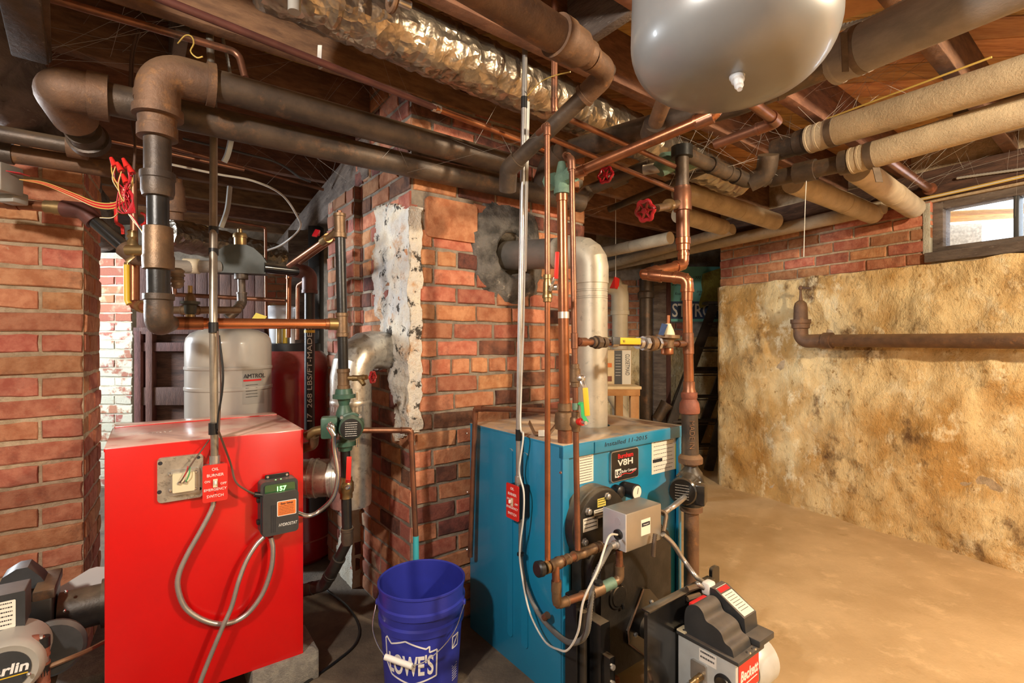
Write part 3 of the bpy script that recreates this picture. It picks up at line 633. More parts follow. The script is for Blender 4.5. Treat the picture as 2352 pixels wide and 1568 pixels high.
# hydronic control
hs = thing('boiler_control', 'charcoal plastic boiler control box with green display and orange sticker', 'control box', rf.at(645, 1232, 0))
HF = Face(A1 + rn * .075, ru, rn); hr = HF.rect(601, 1112, 692, 1228); hv = (hr[0], hr[1] - .006, HF.uv(645, 1232)[1] + .006, HF.uv(645, 1106)[1])
mb = MB(); rf.plate(mb, hv, .052, .001, .014); mb.build('back_case', 'charcoal', hs)
mb = MB(); rf.plate(mb, (hv[0] + .004, hv[1] - .002, hv[2] + .002, hv[3] - .036), .020, .053, .012); mb.build('front_cover', 'charcoal', hs)
W_, H_ = hv[1] - hv[0], hv[3] - hv[2]
mb = MB(); rf.plate(mb, (hv[0] + .012, hv[1] - .010, hv[3] - .040, hv[3] - .010), .006, .0535, .006); mb.build('display_window', 'green_glass', hs)
text('157', rf.pt(hv[0] + W_ * .53, hv[3] - .033, .0602), rf.u, rf.v, .021, 'green_glow', hs, 'display_digits', align='CENTER', bold=.0006)
mb = MB(); rf.plate(mb, (hv[0] + .02, hv[1] - .02, hv[3] - .002, hv[3] + .014), .006, .012, .003); mb.build('bracket', 'black', hs)
for k in (.24, .76): mb = MB(); mb.lathe(rf.pt(hv[0] + W_ * k, hv[3] + .007, .018), rf.n, [(0, .0045), (.003, .004)], 12); mb.build('screw', 'chrome', hs)
for k in (.42, .56): mb = MB(); mb.lathe(rf.pt(hv[0] + W_ * k, hv[3] - .0005, .040), UP, [(0, .003), (.0015, .002)], 10); mb.build('indicator', 'green_glow', hs)
lb_ = (hv[0] + W_ * .42, hv[0] + W_ * .90, hv[2] + H_ * .36, hv[2] + H_ * .62); mb = MB(); rf.plate(mb, (lb_[0] - .002, lb_[1] + .002, lb_[2] - .002, lb_[3] + .002), .0006, .0731, .003); mb.build('sticker_border', 'white', hs)
mb = MB(); rf.plate(mb, lb_, .0006, .0736, .003); st = mb.build('sticker', 'orange_label', hs); lines(rf, (lb_[0], lb_[1], lb_[2], lb_[3] - .012), .0743, 'ink', st, 6, 3); text('Easy Setup', rf.pt((lb_[0] + lb_[1]) / 2, lb_[3] - .0095, .0745), rf.u, rf.v, .009, 'ink', st, align='CENTER', ext=.0003, bold=.0002)
text('HYDROSTAT', rf.pt(hv[0] + W_ * .44, hv[2] + H_ * .155, .0735), rf.u, rf.v, .014, 'white', hs, shear=.3, width=W_ * .5)
for k in range(3): mb = MB(); rf.plate(mb, (hv[0] + W_ * (.24 + .05 * k), hv[0] + W_ * (.258 + .05 * k), hv[2] + .012, hv[2] + H_ * .58), .0012, .0725); mb.build('vent_slot', 'ink', hs)
for k in (.25, .66): mb = MB(); mb.box(rf.pt(hv[0] - .003, hv[2] + H_ * k, .035), rf.u, rf.n, UP, .012, .02, .014, .002); mb.build('side_clip', 'black', hs)
wire(hs, [P(502, 990, 1.53), rf.at(529, 1062, .03), rf.at(541, 1105, .04), rf.at(565, 1125, .05), rf.at(590, 1136, .045)], .0035, 'wire_brown', 'sensor_cable')
mb = MB(); mb.tube([rf.at(584, 1135, .045), rf.at(602, 1137, .045)], .009, 12); mb.build('cable_gland', 'black', hs)
# flexible conduits
fa = thing('armored_cable', 'shiny armored cable looping from the emergency switch to the boiler control', 'cable', rf.at(510, 1432, 0), 'armored cables on the red boiler')
flex(fa, [rf.at(x, y, o) for x, y, o in ((491, 1148, .022), (486, 1170, .022), (463, 1215, .022), (433, 1268, .022), (412, 1315, .022), (409, 1352, .022), (427, 1396, .022), (468, 1424, .022), (515, 1432, .022), (562, 1414, .024), (600, 1368, .03), (622, 1310, .035), (627, 1262, .035), (622, 1232, .033))], .0088, 'steel')
fb = thing('armored_cable', 'shiny armored cable hanging from the boiler control down past the panel foot', 'cable', rf.at(510, 1440, 0), 'armored cables on the red boiler')
flex(fb, [rf.at(x, y, o) for x, y, o in ((607, 1232, .033), (588, 1252, .035), (566, 1288, .04), (548, 1335, .045), (532, 1392, .048), (512, 1438, .05), (490, 1490, .048), (466, 1550, .046), (450, 1600, .045), (440, 1640, .05))], .0080, 'steel')
# ------------------------------------------------------------------ burner on the side of the red boiler
bd_ = -ru; side = A1 - rn * .25; LB = thing('oil_burner', 'black oil burner with round motor and control module beside the red boiler', 'burner', V((side.x, side.y, 0)) + bd_ * .2)
ax = side + UP * .345
mb = MB(); mb.lathe(ax - bd_ * .01, bd_, [(0, .062), (.135, .062)], 28); mb.build('blast_tube', 'black_cast', LB)
band(LB, ax + bd_ * .012, bd_, .075, .018, 'black_cast', 'flange')
nb = V((rn.x, rn.y, 0))
mb = MB(); mb.box(ax + bd_ * .215 + UP * -.01, bd_, nb, UP, .17, .17, .20, .008); mb.build('chassis', 'black', LB)
mb = MB(); mb.box(ax + bd_ * .15 + UP * .10, bd_, nb, UP, .05, .17, .03, .004); mb.build('chassis_lid', 'iron', LB)
mb = MB(); mb.prism([(0, 0), (.12, 0), (.10, .05), (.07, .068), (.045, .068), (.015, .03)], ax + bd_ * .15 + UP * .10 - nb * .06, bd_, UP, nb, .07); mb.build('igniter', 'charcoal', LB)
cm = thing  # control module facing the camera
bfc = Face(P(30, 1410, 1.33), ru, rn)
mr = bfc.rect(-70, 1372, 58, 1468); mb = MB(); bfc.plate(mb, (mr[0], mr[1], mr[2] + .035, mr[3] - .012), -.085, 0, .004); cmod = mb.build('control_module', 'charcoal', LB)
lr = bfc.rect(-40, 1392, 36, 1438); mb = MB(); bfc.plate(mb, lr, .0008, .0002, .003); lo = mb.build('module_label', 'paper', cmod); lines(bfc, lr, .0012, 'ink', lo, 6, 8)
mb = MB(); bfc.plate(mb, (mr[0], mr[1] - .03, mr[2] + .005, mr[2] + .034), -.06, -.004, .003); mb.build('terminal_strip', 'grey_paint', cmod)
md = Face(P(8, 1546, 1.26), ru, rn); mc = P(8, 1546, 1.26)
mb = MB(); mb.lathe(mc - nb * .15, nb, [(0, .062), (.02, .078), (.13, .078), (.142, .074), (.15, .066), (.146, .052), (.146, .0)], 40); mb.build('motor', 'grey_paint', LB)
mb = MB(); mb.lathe(mc - nb * .0035, nb, [(0, .0515), (.002, .0515), (.0025, .0)], 40); dsc = mb.build('motor_badge', 'charcoal', LB)
text('Carlin', mc - ru * .050 - UP * .006 - nb * .0005, ru, UP, .034, 'white', dsc, bold=.001, shear=.15, width=.094); mb = MB(); mb.box(mc - UP * .014 - nb * .0005, ru, nb, UP, .09, .001, .0025); mb.build('badge_line', 'yellow', dsc)
mb = MB(); mb.lathe(P(118, 1490, 1.42) - nb * .02, nb, [(0, .075), (.02, .08), (.03, .07)], 30); mb.build('fan_housing', 'charcoal', LB)
run(LB, [P(40, 1478, 1.30), P(98, 1466, 1.33), P(100, 1545, 1.33), P(98, 1640, 1.33)], .012, 'steel', .02, em='rust_red')
for y0, y1 in ((1462, 1485), (1520, 1548)): mb = MB(); lathe_px(mb, 100, 1.33, [(y0, 12), (y1, 12)], 14); mb.build('tape', 'black', LB)
wire(LB, [P(100, 1535, 1.33), P(150, 1515, 1.36), P(200, 1494, 1.44), V((-1.262, 1.56, .268))], .006, 'rust', 'oil_line')
for x, y, Y in ((148, 1402, 1.52), (152, 1358, 1.52), (68, 1485, 1.30), (66, 1548, 1.28)): mb = MB(); mb.ball(P(x, y, Y), .005); mb.build('bolt', 'chrome', LB)
# plate and curled paper behind the burner
mb = MB(); pg = Face(P(190, 1330, 1.78), V((.86, .5, 0)).normalized(), V((.5, -.86, 0))); mb.prism([pg.uv(x, y) for x, y in ((128, 1352), (150, 1340), (205, 1306), (222, 1301), (248, 1301), (248, 1400), (128, 1400))], pg.o, pg.u, pg.v, pg.n, .004)
tag(mb.build('paper_sack', 'white'), 'white printed sack leaning behind the burner tube', 'sack')
# ------------------------------------------------------------------ grey expansion tank and red water heater
gc = V((-1.276, 2.25, 0)); gr = .172
gt = thing('expansion_tank', 'beige grey upright expansion tank with ribs behind the red boiler', 'tank', gc)
mb = MB(); mb.lathe(gc, UP, [(0, gr * .8), (.02, gr * .95), (.9, gr), (.985, gr), (.99, gr * 1.02), (1.0, gr * 1.02), (1.005, gr), (1.075, gr), (1.08, gr * 1.02), (1.088, gr * 1.02), (1.093, gr), (1.19, gr), (1.215, gr * .97), (1.235, gr * .88), (1.252, gr * .68), (1.26, gr * .4), (1.263, 0)], 48); mb.build('shell', 'tank_grey', gt, ang=30)
def wrap(parent, c, r, a0, a1, z0, z1, m, name, n=10):    # a curved sticker on an upright cylinder
    mb = MB(); vs = []; fs = []
    for k in range(n + 1):
        a = a0 + (a1 - a0) * k / n; d = V((math.cos(a), math.sin(a), 0)) * r; vs += [c + d + UP * z0, c + d + UP * z1]
    fs = [[2 * k, 2 * k + 2, 2 * k + 3, 2 * k + 1] for k in range(n)]; mb.add(vs, fs); return mb.build(name, m, parent)
def arc_text(parent, body, c, r, a, z, size, m, da=.5):
    d = V((math.cos(a), math.sin(a), 0)); u = V((-math.sin(a), math.cos(a), 0)); return text(body, c + d * r + UP * z, u, UP, size, m, parent, ext=.0004, align='CENTER')
va = math.atan2(-2.25, 1.276)
ls = wrap(gt, gc, gr + .001, va + .28, va + .85, .93, 1.075, 'grey_paint', 'label_sheet'); wrap(ls, gc, gr + .0016, va + .30, va + .78, 1.028, 1.036, 'red_ink', 'red_stripe')
arc_text(ls, 'AMTROL', gc, gr + .0022, va + .58, 1.042, .026, 'ink')
lfa = va + .52; lf = Face(gc + V((math.cos(lfa), math.sin(lfa), 0)) * (gr + .001), V((-math.sin(lfa), math.cos(lfa), 0)), V((math.cos(lfa), math.sin(lfa), 0))); lines(lf, (-.035, .03, .95, 1.02), .001, 'ink', ls, 5, 5, .2)
rc = V((-1.27, 2.85, 0))
rt = thing('water_heater', 'dark glossy red indirect water heater with black rim and domed top', 'water heater', rc)
mb = MB(); mb.lathe(rc, UP, [(0, .245), (.02, .26), (.12, .26), (.125, .254), (.98, .254), (1.04, .245), (1.10, .215), (1.145, .17), (1.15, .15)], 56); mb.build('jacket', 'red_dark', rt, ang=30)
mb = MB(); mb.lathe(rc + UP * 1.142, UP, [(0, .155), (.0, .162), (.045, .162), (.048, .15), (.048, .0)], 40); mb.build('top_rim', 'black', rt)
mb = MB(); mb.box(V((-1.05, 2.69, .38)), V((.5, .87, 0)), V((.87, -.5, 0)), UP, .1, .02, .22, .004); mb.build('access_door', 'dark_grey', rt)
for x, y, Y, m, r in ((640, 760, 2.8, 'brass', .014), (655, 755, 2.82, 'yellow', .012), (672, 750, 2.78, 'white', .014)):
    b_ = P(x, y, Y); mb = MB(); mb.lathe(V((b_.x, b_.y, 1.185)), UP, [(0, r), (.09, r), (.1, r * .7), (.14, r * .7)], 12); mb.build('tapping', m, rt)
jg = thing('plastic_jug', 'clear plastic container standing on the red water heater', 'container', V((P(648, 760, 2.92).x, 2.92, 1.19)))
mb = MB(); o = V((P(648, 760, 2.92).x, 2.92, 1.19)); mb.lathe(o, UP, [(0, .0), (0, .06), (.01, .066), (.20, .078), (.21, .082), (.215, .082), (.215, .075)], 28, False); mb.build('tub', 'clear_plastic', jg)
mb = MB(); mb.lathe(o + UP * .003, UP, [(0, .06), (.15, .068), (.155, .0)], 24); mb.build('contents', 'white', jg)
# galvanized flue from the red boiler to the chimney
vy = 2.0; c0 = P(806, 784, vy); hz = H - (1095 - CY) / F * vy; fz = V((c0.x, vy, hz)); cin = cl.at(893, 806, .0)
gf = thing('flue_pipe', 'shiny spangled galvanized flue elbowing from the red boiler into the chimney side', 'flue', V((c0.x, vy, .5)))
mb = MB(); mb.tube([V((-.93, 1.97, hz)), V((c0.x - .02, vy, hz))], .074, 30); mb.build('flue_section', 'galv', gf)
band(gf, V((-.79, 1.985, hz)), V((1, .1, 0)), .078, .03, 'galv', 'seam', k=.03); band(gf, V((-.715, 1.993, hz)), V((1, .1, 0)), .078, .02, 'galv', 'seam', k=.03)
mb = MB(); mb.lathe(V((c0.x, vy, hz - .11)), UP, [(0, .0), (0, .078), (.02, .080), (.40, .080), (.405, .082), (.415, .082), (.42, .08)], 34); mb.build('flue_tee', 'galv', gf)
top = V((c0.x, vy, cin.z + .015)); arc = fillet([V((c0.x, vy, hz + .27)), top, cin - cl.n * .02], .12, 4)
mb = MB(); mb.tube(arc, .080, 32); mb.build('gored_elbow', 'galv', gf, ang=14)
band(gf, cin + cl.n * .05, cl.n, .083, .02, 'galv', 'seam', k=.03)
# ------------------------------------------------------------------ supply drop with circulator beside the red boiler
PY = 1.80
pd = thing('circulator_riser', 'black riser with bronze tees and green circulator pump beside the red boiler', 'pipework', P(797, 1330, PY))
stack(pd, 780, 480, 798, 1250, PY, [
    ('plug', 'copper_dull', [(484, 5), (484, 5.5), (492, 5.5)]),
    ('top_tee', 'bronze', [(490, 11), (491, 14), (497, 14), (498, 12.5), (535, 12.5), (536, 15), (546, 15), (547, 11)]),
    ('pipe', 'iron_black', [(540, 11.5), (722, 11.5)]),
    ('side_tee', 'bronze', [(718, 12), (719, 14.5), (726, 14.5), (727, 12.5), (764, 12.5), (765, 14.5), (773, 14.5), (774, 12)]),
    ('pipe', 'iron_black', [(770, 11.5), (850, 11.5)]),
    ('drain_tee', 'bronze', [(846, 12), (847, 14.5), (855, 14.5), (856, 13), (884, 13), (885, 14.5), (892, 14.5), (893, 11)]),
    ('pump_flange', 'green_paint', [(892, 15), (893, 18), (904, 20), (905, 25), (914, 25), (915, 15), (930, 11), (945, 18), (965, 21), (985, 19), (1000, 12), (1008, 13), (1012, 25), (1022, 25), (1023, 17), (1034, 15)]),
    ('pipe', 'iron_black', [(1030, 11), (1098, 11)]),
    ('ball_valve', 'brass', [(1094, 12), (1095, 14), (1104, 14), (1108, 17), (1128, 17), (1132, 14), (1143, 14), (1144, 12)]),
    ('pipe', 'iron_black', [(1140, 11.5), (1216, 11.5)]),
    ('coupling', 'iron', [(1212, 12), (1213, 14.5), (1220, 14.5), (1221, 13), (1238, 14), (1250, 12)])])
pm = Face(P(800, 972, PY), V((.95, .31, 0)).normalized(), V((.31, -.95, 0)).normalized()); pc0 = P(806, 976, PY - .02)
mb = MB(); mb.lathe(pc0, pm.n, [(-.01, .046), (.012, .046), (.014, .040), (.075, .040), (.082, .036)], 30); pmo = mb.build('pump_motor', 'green_paint', pd)
mb = MB(); mb.lathe(pc0 + pm.n * .0815, pm.n, [(0, .0355), (.002, .0355), (.003, .03), (.003, 0)], 30); bdg = mb.build('motor_plate', 'black', pmo)
pm2 = Face(pc0 + pm.n * .0850, pm.u, pm.n); lines(pm2, (-.024, .026, -.03, .026), .0, 'white', bdg, 7, 11, .3, x0=.1, x1=.9)
for a in (45, 135, 225, 315): q = math.radians(a); mb = MB(); mb.lathe(pc0 + (pm.u * math.cos(q) + UP * math.sin(q)) * .044, pm.n, [(0, .007), (.02, .007), (.024, .005)], 10); mb.build('bolt', 'steel', pmo)
mb = MB(); mb.box(pc0 - pm.u * .072 + pm.n * .022, pm.u, pm.n, UP, .055, .05, .075, .008); jb = mb.build('junction_box', 'green_paint', pd)
for x, y in ((800, 909), (800, 1017)):
    for s in (-1, 1): mb = MB(); mb.cyl(P(x + s * 19, y - 9, PY - .005), P(x + s * 19, y + 9, PY - .005), .004, 8); mb.build('flange_bolt', 'chrome', pd)
run(pd, [P(797, 1245, PY), P(768, 1303, PY + .03), P(745, 1343, PY + .07), P(690, 1357, PY + .08), P(655, 1362, PY + .10)], .0185, 'iron_black', .03, 1.22, 'iron_black')
lever(pd, [P(799, 1108, PY - .03), P(800, 1100, PY - .045), P(802, 1048, PY - .045)], .017, .005, V((.2, -.95, 0)), 'red_plastic')
mb = MB(); mb.lathe(P(800, 1118, PY - .02), V((0, -1, 0)), [(0, .010), (.012, .008), (.016, .005)], 10); mb.build('stem_nut', 'chrome', pd)
run(pd, [P(795, 868, PY), P(824, 868, PY - .005), P(842, 866, PY - .02)], .009, 'brass', .01, 1.15); mb = MB(); mb.tube([P(826, 868, PY - .005), P(836, 883, PY - .02)], [.011, .008], 12); mb.build('drain_spout', 'brass', pd); handwheel(pd, P(856, 866, PY - .03), V((1, -.3, 0)), .019)
flex(pd, [pc0 - pm.u * .07 + pm.n * .055 + UP * .02, P(766, 985, PY - .10), P(768, 1030, PY - .07), P(776, 1090, PY - .07), P(766, 1140, PY - .06), P(735, 1172, PY - .05), P(708, 1184, PY - .08), rf.pt(hv[1] - .004, hv[2] + H_ * .30, .032)], .0085, 'chrome')
mb = MB(); mb.tube(fillet([pc0 - pm.u * .072 + pm.n * .04, pc0 - pm.u * .072 + pm.n * .065 + UP * .01, P(768, 1000, PY - .1)], .012), .0095, 12); mb.build('cable_connector', 'chrome', pd)
# mains fittings low at the boiler side
run(pd, [P(704, 1002, PY), P(722, 990, PY), P(745, 985, PY)], .013, 'brass', .02, 1.2, 'brass'); run(pd, [P(690, 1030, PY + .04), P(720, 1022, PY + .03), P(722, 990, PY)], .014, 'bronze', .025, 1.25)
# copper crossover to the big riser
E0 = P(392, 742, 1.52); T0 = P(776, 744, PY)
cx_ = thing('copper_crossover', 'bright horizontal copper pipe crossing above the beige tank to the black riser', 'pipe', E0)
pipe(cx_, [E0, T0], .0172, 'copper_bright', seg=20)
band(cx_, E0.lerp(T0, .12), T0 - E0, .0205, .05, 'copper', 'coupling'); band(cx_, E0.lerp(T0, .055), T0 - E0, .0205, .04, 'copper', 'coupling'); band(cx_, E0.lerp(T0, .965), T0 - E0, .022, .03, 'brass', 'adapter'); band(cx_, E0.lerp(T0, .94), T0 - E0, .0195, .03, 'copper', 'coupling')
mb = MB(); pq = P(645, 732, 1.7); mb.add([P(575, 736, 1.70), P(588, 718, 1.69), P(612, 726, 1.69), P(606, 733, 1.70), P(577, 737, 1.699), P(590, 719, 1.689), P(613, 727, 1.689), P(607, 734, 1.699)], [[0, 1, 2, 3], [4, 5, 6, 7], [0, 1, 5, 4], [1, 2, 6, 5], [2, 3, 7, 6], [3, 0, 4, 7]]); mb.build('paper_tag', 'yellow_paper', cx_)
# pressure reducing valve above the crossover
pv = thing('pressure_valve', 'small brass bell shaped pressure valve over the copper crossover', 'valve', P(437, 742, 1.56))
stack(pv, 437, 655, 437, 760, 1.56, [('cap_screw', 'brass', [(656, 4), (656, 5), (672, 5), (673, 4)]), ('bell', 'bronze', [(672, 4), (676, 8), (684, 11), (692, 12), (694, 12)]), ('flange', 'grey_green', [(692, 15), (692, 20), (698, 20), (699, 16), (702, 13), (718, 12), (722, 9)]), ('body', 'brass', [(718, 8), (722, 9), (734, 9), (735, 6), (757, 6), (757, 4)])])
run(pv, [P(372, 712, 1.58), P(437, 712, 1.56), P(548, 712, 1.75)], .012, 'bronze', 0.0, 1.2)
# ------------------------------------------------------------------ big main with riser
zU = 1.947
mainU = thing('steam_main', 'upper thick rusty iron main with tall reducing riser dropping beside the boiler', 'pipe', P(363, 740, 1.38))
U0 = P(384, 166, F * (zU - H) / (784 - 166)); U1 = P(1166, 376, F * (zU - H) / (784 - 376)); RX = P(363, 784, 1.375)
U0.z = U1.z = zU
pipe(mainU, [U0.lerp(U1, .02), U1], .0445, 'iron', seg=26)
top = V((RX.x, RX.y, zU)); dU = (U1 - top).normalized()
mb = MB(); mb.tube(fillet([V((RX.x, RX.y, zU - .125)), top, top + dU * .125], .075, 10), .0535, 28); mb.build('elbow', 'rust', mainU)
band(mainU, top + dU * .125, dU, .060, .022, 'rust', 'elbow_rim', 28); band(mainU, V((RX.x, RX.y, zU - .118)), UP, .060, .022, 'rust', 'elbow_rim', 28)
stack(mainU, 361, 210, 365, 735, 1.38, [
    ('nipple', 'rust', [(208, 40), (222, 40)]),
    ('reducer', 'rust', [(216, 40), (217, 45), (234, 45), (236, 41), (290, 37), (292, 40), (318, 40), (319, 32)]),
    ('pipe', 'iron', [(312, 27), (405, 27)]),
    ('coupling', 'iron', [(396, 31), (397, 35), (412, 35), (414, 33), (440, 33), (452, 30), (453, 26)]),
    ('pipe', 'iron_black', [(450, 22), (530, 22)]),
    ('valve_body', 'bronze', [(520, 24), (522, 29), (548, 30), (585, 30), (590, 32), (618, 31), (620, 25)]),
    ('pipe', 'iron_black', [(612, 23), (680, 23)]),
    ('elbow_socket', 'iron', [(674, 26), (675, 31), (688, 31), (690, 28), (705, 28)])], 28)
eb = P(364.5, 700, 1.38); ec = V((eb.x, eb.y, 1.2 + (784 - 738) / F * 1.40))
mb = MB(); mb.tube(fillet([eb, V((eb.x, eb.y, E0.z - .005)), E0 + (E0 - eb).normalized() * .0], .05, 8), [.034] * 10 + [.024], 24); mb.build('lower_elbow', 'iron', mainU)
zL = 1.885
mainL = thing('return_main', 'lower thick rusty iron main with drooping elbow under the upper main', 'pipe', P(205, 340, 1.55))
L0 = P(205, 217, F * (zL - H) / (784 - 217)); L1 = P(1335, 467, F * (zL - H) / (784 - 467)); L0.z = L1.z = zL; dL = (L1 - L0).normalized()
pipe(mainL, [L0, L1], .0445, 'iron', seg=26)
Lt = L0 - dL * .07; drop = P(207, 325, 1.56)
mb = MB(); mb.tube(fillet([L0, Lt, Lt.lerp(drop, .55)], .06, 10), .056, 28); mb.build('elbow', 'rust', mainL); band(mainL, L0 + dL * .02, dL, .063, .045, 'rust', 'elbow_rim', 28)
dd = (drop - Lt).normalized(); mb = MB(); mb.lathe(Lt, dd, [(.05, .044), (.10, .044), (.105, .036), (.125, .036), (.13, .044), (.15, .044), (.155, .034), (.18, .034), (.185, .048), (.22, .048), (.222, .055), (.245, .055), (.247, .03)], 26); mb.build('drop_fittings', 'iron', mainL)
for k, (u, py) in enumerate(((U0.lerp(U1, .33), 0),)): pass
# strap hangers
for c, nm in ((P(205, 345, 1.68), 0),): pass
# dark pipe and rusty pipe running into the far left
q0, q1 = P(-60, 296, 1.46), P(200, 342, 1.60)
dk = thing('branch_pipe', 'dark sagging iron pipe running from the drooping elbow to the far left wall', 'pipe', q0); pipe(dk, [q0, q1], .024, 'iron', seg=18); band(dk, P(178, 336, 1.585), q1 - q0, .038, .05, 'rust', 'tee')
q0, q1 = P(-80, 337, 1.52), P(398, 410, 1.80); dd = (q1 - q0)
ry = thing('rusty_pipe', 'brown rusty pipe in a perforated strap crossing the top of the brick pier', 'pipe', q0)
run(ry, [q0, q1, P(402, 505, 1.82)], .029, 'rust', .05, 1.2, 'rust')
mb = MB(); t_ = (62 + 80) / 478; cpt = P(62, 352, q0.lerp(q1, .30).y); x, y, d = frame(dd.normalized())
mb.lathe(cpt - d * .010, d, [(0, .030), (0, .0315), (.020, .0315), (.020, .030)], 26); mb.build('strap', 'steel', ry)
for k in range(9):
    a = math.pi * (1.05 + k * .1); v = x * math.cos(a) + y * math.sin(a); mb = MB(); mb.lathe(cpt + v * .0312, v, [(0, .0038), (.0007, .0036)], 10); mb.build('strap_hole', 'ink', ry)
band(ry, q0.lerp(q1, .155), d, .0335, .05, 'iron', 'cap')
# small tan pipe with a hook end above the elbows
tn = thing('tan_pipe', 'slim tan pipe with a turned down hook end above the big elbows', 'pipe', P(560, 170, 1.62))
pipe(tn, [P(104, -7, 1.345), P(548, 121, 1.62), P(563, 178, 1.62)], .0115, 'copper_dull', .03)
wire(tn, [P(408, 100, 1.50), P(425, 82, 1.49), P(440, 84, 1.47), P(445, 100, 1.45), P(438, 118, 1.43), P(452, 132, 1.42), P(466, 130, 1.42)], .002, 'wire_yellow', 'tie_wire')
# black 45 degree pipe and copper stub with zone valve on the pier
zv = thing('zone_valve_line', 'copper stub with grey zone valve head turning into a black slanted pipe', 'pipework', P(0, 460, 1.58))
s = [P(-40, 462, 1.56), P(150, 478, 1.62), P(205, 490, 1.63), P(300, 580, 1.66), P(345, 598, 1.60)]
pipe(zv, [s[0], P(120, 476, 1.61)], .0165, 'copper', seg=16); band(zv, P(30, 466, 1.58), s[1] - s[0], .021, .03, 'copper', 'collar'); band(zv, P(120, 476, 1.61), s[1] - s[0], .021, .035, 'brass', 'adapter'); band(zv, P(138, 478, 1.615), s[1] - s[0], .0235, .03, 'brass', 'union')
mb = MB(); mb.tube(fillet([P(146, 479, 1.62), P(192, 484, 1.63), P(218, 510, 1.635)], .04), .027, 20); mb.build('elbow', 'pipe_brown', zv)
pipe(zv, [P(208, 500, 1.632), P(292, 574, 1.655)], .021, 'black_gloss', seg=20); mb = MB(); mb.tube(fillet([P(285, 570, 1.655), P(308, 588, 1.655), P(345, 596, 1.62)], .04), .028, 18); mb.build('elbow', 'rust', zv)
mb = MB(); mb.box(P(8, 412, 1.50), V((1, 0, 0)), V((0, 1, 0)), UP, .055, .07, .085, .004); mb.build('valve_head', 'grey_box', zv); mb = MB(); mb.box(P(30, 455, 1.54), V((1, 0, 0)), V((0, 1, 0)), UP, .05, .05, .035, .004); mb.build('valve_base', 'grey_paint', zv)
mb = MB(); mb.seg(P(25, 396, 1.49), P(58, 401, 1.49), .03, .002); mb.build('red_tag', 'wire_red', zv)
# bundle of red wires with wire nuts
wb = thing('wire_bundle', 'tangle of red and yellow thermostat wires with red wire nuts by the riser', 'wires', P(290, 480, 1.42))
q = random.Random(12)
for x, y in ((262, 372), (276, 383), (290, 374), (301, 388), (288, 410)):
    a, b = P(x - 7, y - 10, 1.42), P(x + 3, y + 10, 1.42); mb = MB(); mb.tube([a, b], [.0045, .0095], 10); mb.build('wire_nut', 'red_plastic', wb)
    for m in ('wire_red', 'wire_red', 'wire_yellow'):
        wire(wb, [b, P(x + q.uniform(-6, 14), y + 40, 1.42 + q.uniform(-.02, .02)), P(290 + q.uniform(-18, 18), 450, 1.42 + q.uniform(-.02, .02)), P(286 + q.uniform(-20, 20), 478 + q.uniform(-8, 8), 1.42)], .0016, m)
for k in range(7): wire(wb, [P(45, 412, 1.49), P(100, 418 + k, 1.47), P(165, 442 + k * 1.5, 1.45), P(225, 465 + k * 2, 1.43), P(270, 462 + k * 2, 1.42), P(285 + k, 430, 1.42)], .0015, 'wire_red' if k % 3 else 'wire_yellow')
for k in range(6): wire(wb, [P(272 + k * 3, 440, 1.42), P(268 + k * 8, 480, 1.41), P(290 + k * 4, 488, 1.40), P(306, 450 + k * 3, 1.41), P(285, 425, 1.42)], .0015, 'wire_red')
for k in range(3): wire(wb, [P(288, 480, 1.41), P(305 + k * 3, 505, 1.40), P(330, 535 + k * 3, 1.385)], .0013, ('wire_yellow', 'wire_white', 'wire_red')[k])
wire(wb, [P(230, 500, 1.5), P(262, 498, 1.46), P(278, 470, 1.43), P(272, 430, 1.42), P(258, 400, 1.42), P(256, 372, 1.43)], .0016, 'wire_yellow')
# yellow handled ball valve and copper leg
yv = thing('ball_valve', 'brass ball valve with long yellow lever beside the big riser', 'valve', P(307, 705, 1.62))
pipe(yv, [P(308, 605, 1.71), P(308, 700, 1.71), P(345, 707, 1.62)], .0162, 'copper', .02); pipe(yv, [P(307, 415, 1.71), P(309, 610, 1.71)], .011, 'copper_dull')
stack(yv, 306, 520, 306, 605, 1.56, [('bonnet', 'brass', [(530, 7), (545, 9), (550, 6), (558, 9), (565, 13), (578, 13), (584, 10)])]); band(yv, P(327, 704, 1.665), P(345, 707, 1.62) - P(308, 700, 1.71), .021, .03, 'brass', 'union'); band(yv, P(312, 575, 1.5), V((1, .1, 0)), .016, .05, 'brass', 'valve_body')
lever(yv, [P(309, 575, 1.52), P(308, 588, 1.50), P(290, 602, 1.49), P(290, 618, 1.49)], .012, .004, V((0, -1, 0)), 'brass', 'lever_neck'); mb = MB(); mb.tube([P(291, 608, 1.488), P(292, 690, 1.488), P(297, 698, 1.488)], .0085, 10); mb.build('lever_grip', 'yellow', yv)
rv = thing('ball_valve', 'small brass valve with red lever high behind the wire bundle', 'valve', P(300, 550, 1.58))
lever(rv, [P(266, 470, 1.58), P(267, 512, 1.58), P(281, 520, 1.58), P(283, 538, 1.58)], .01, .005, V((0, -1, 0)), 'red_plastic'); stack(rv, 300, 528, 302, 562, 1.58, [('stem', 'brass', [(528, 4), (532, 8), (538, 5), (542, 9), (548, 5), (552, 8), (562, 9)])])
mb = MB(); pts = [P(322 + 14 * math.cos(a), 503 + 14 * math.sin(a), 1.5) for a in [k * .35 - 1.4 for k in range(9)]]; mb.tube(pts, .004, 8); mb.build('handle_loop', 'red_plastic', rv)
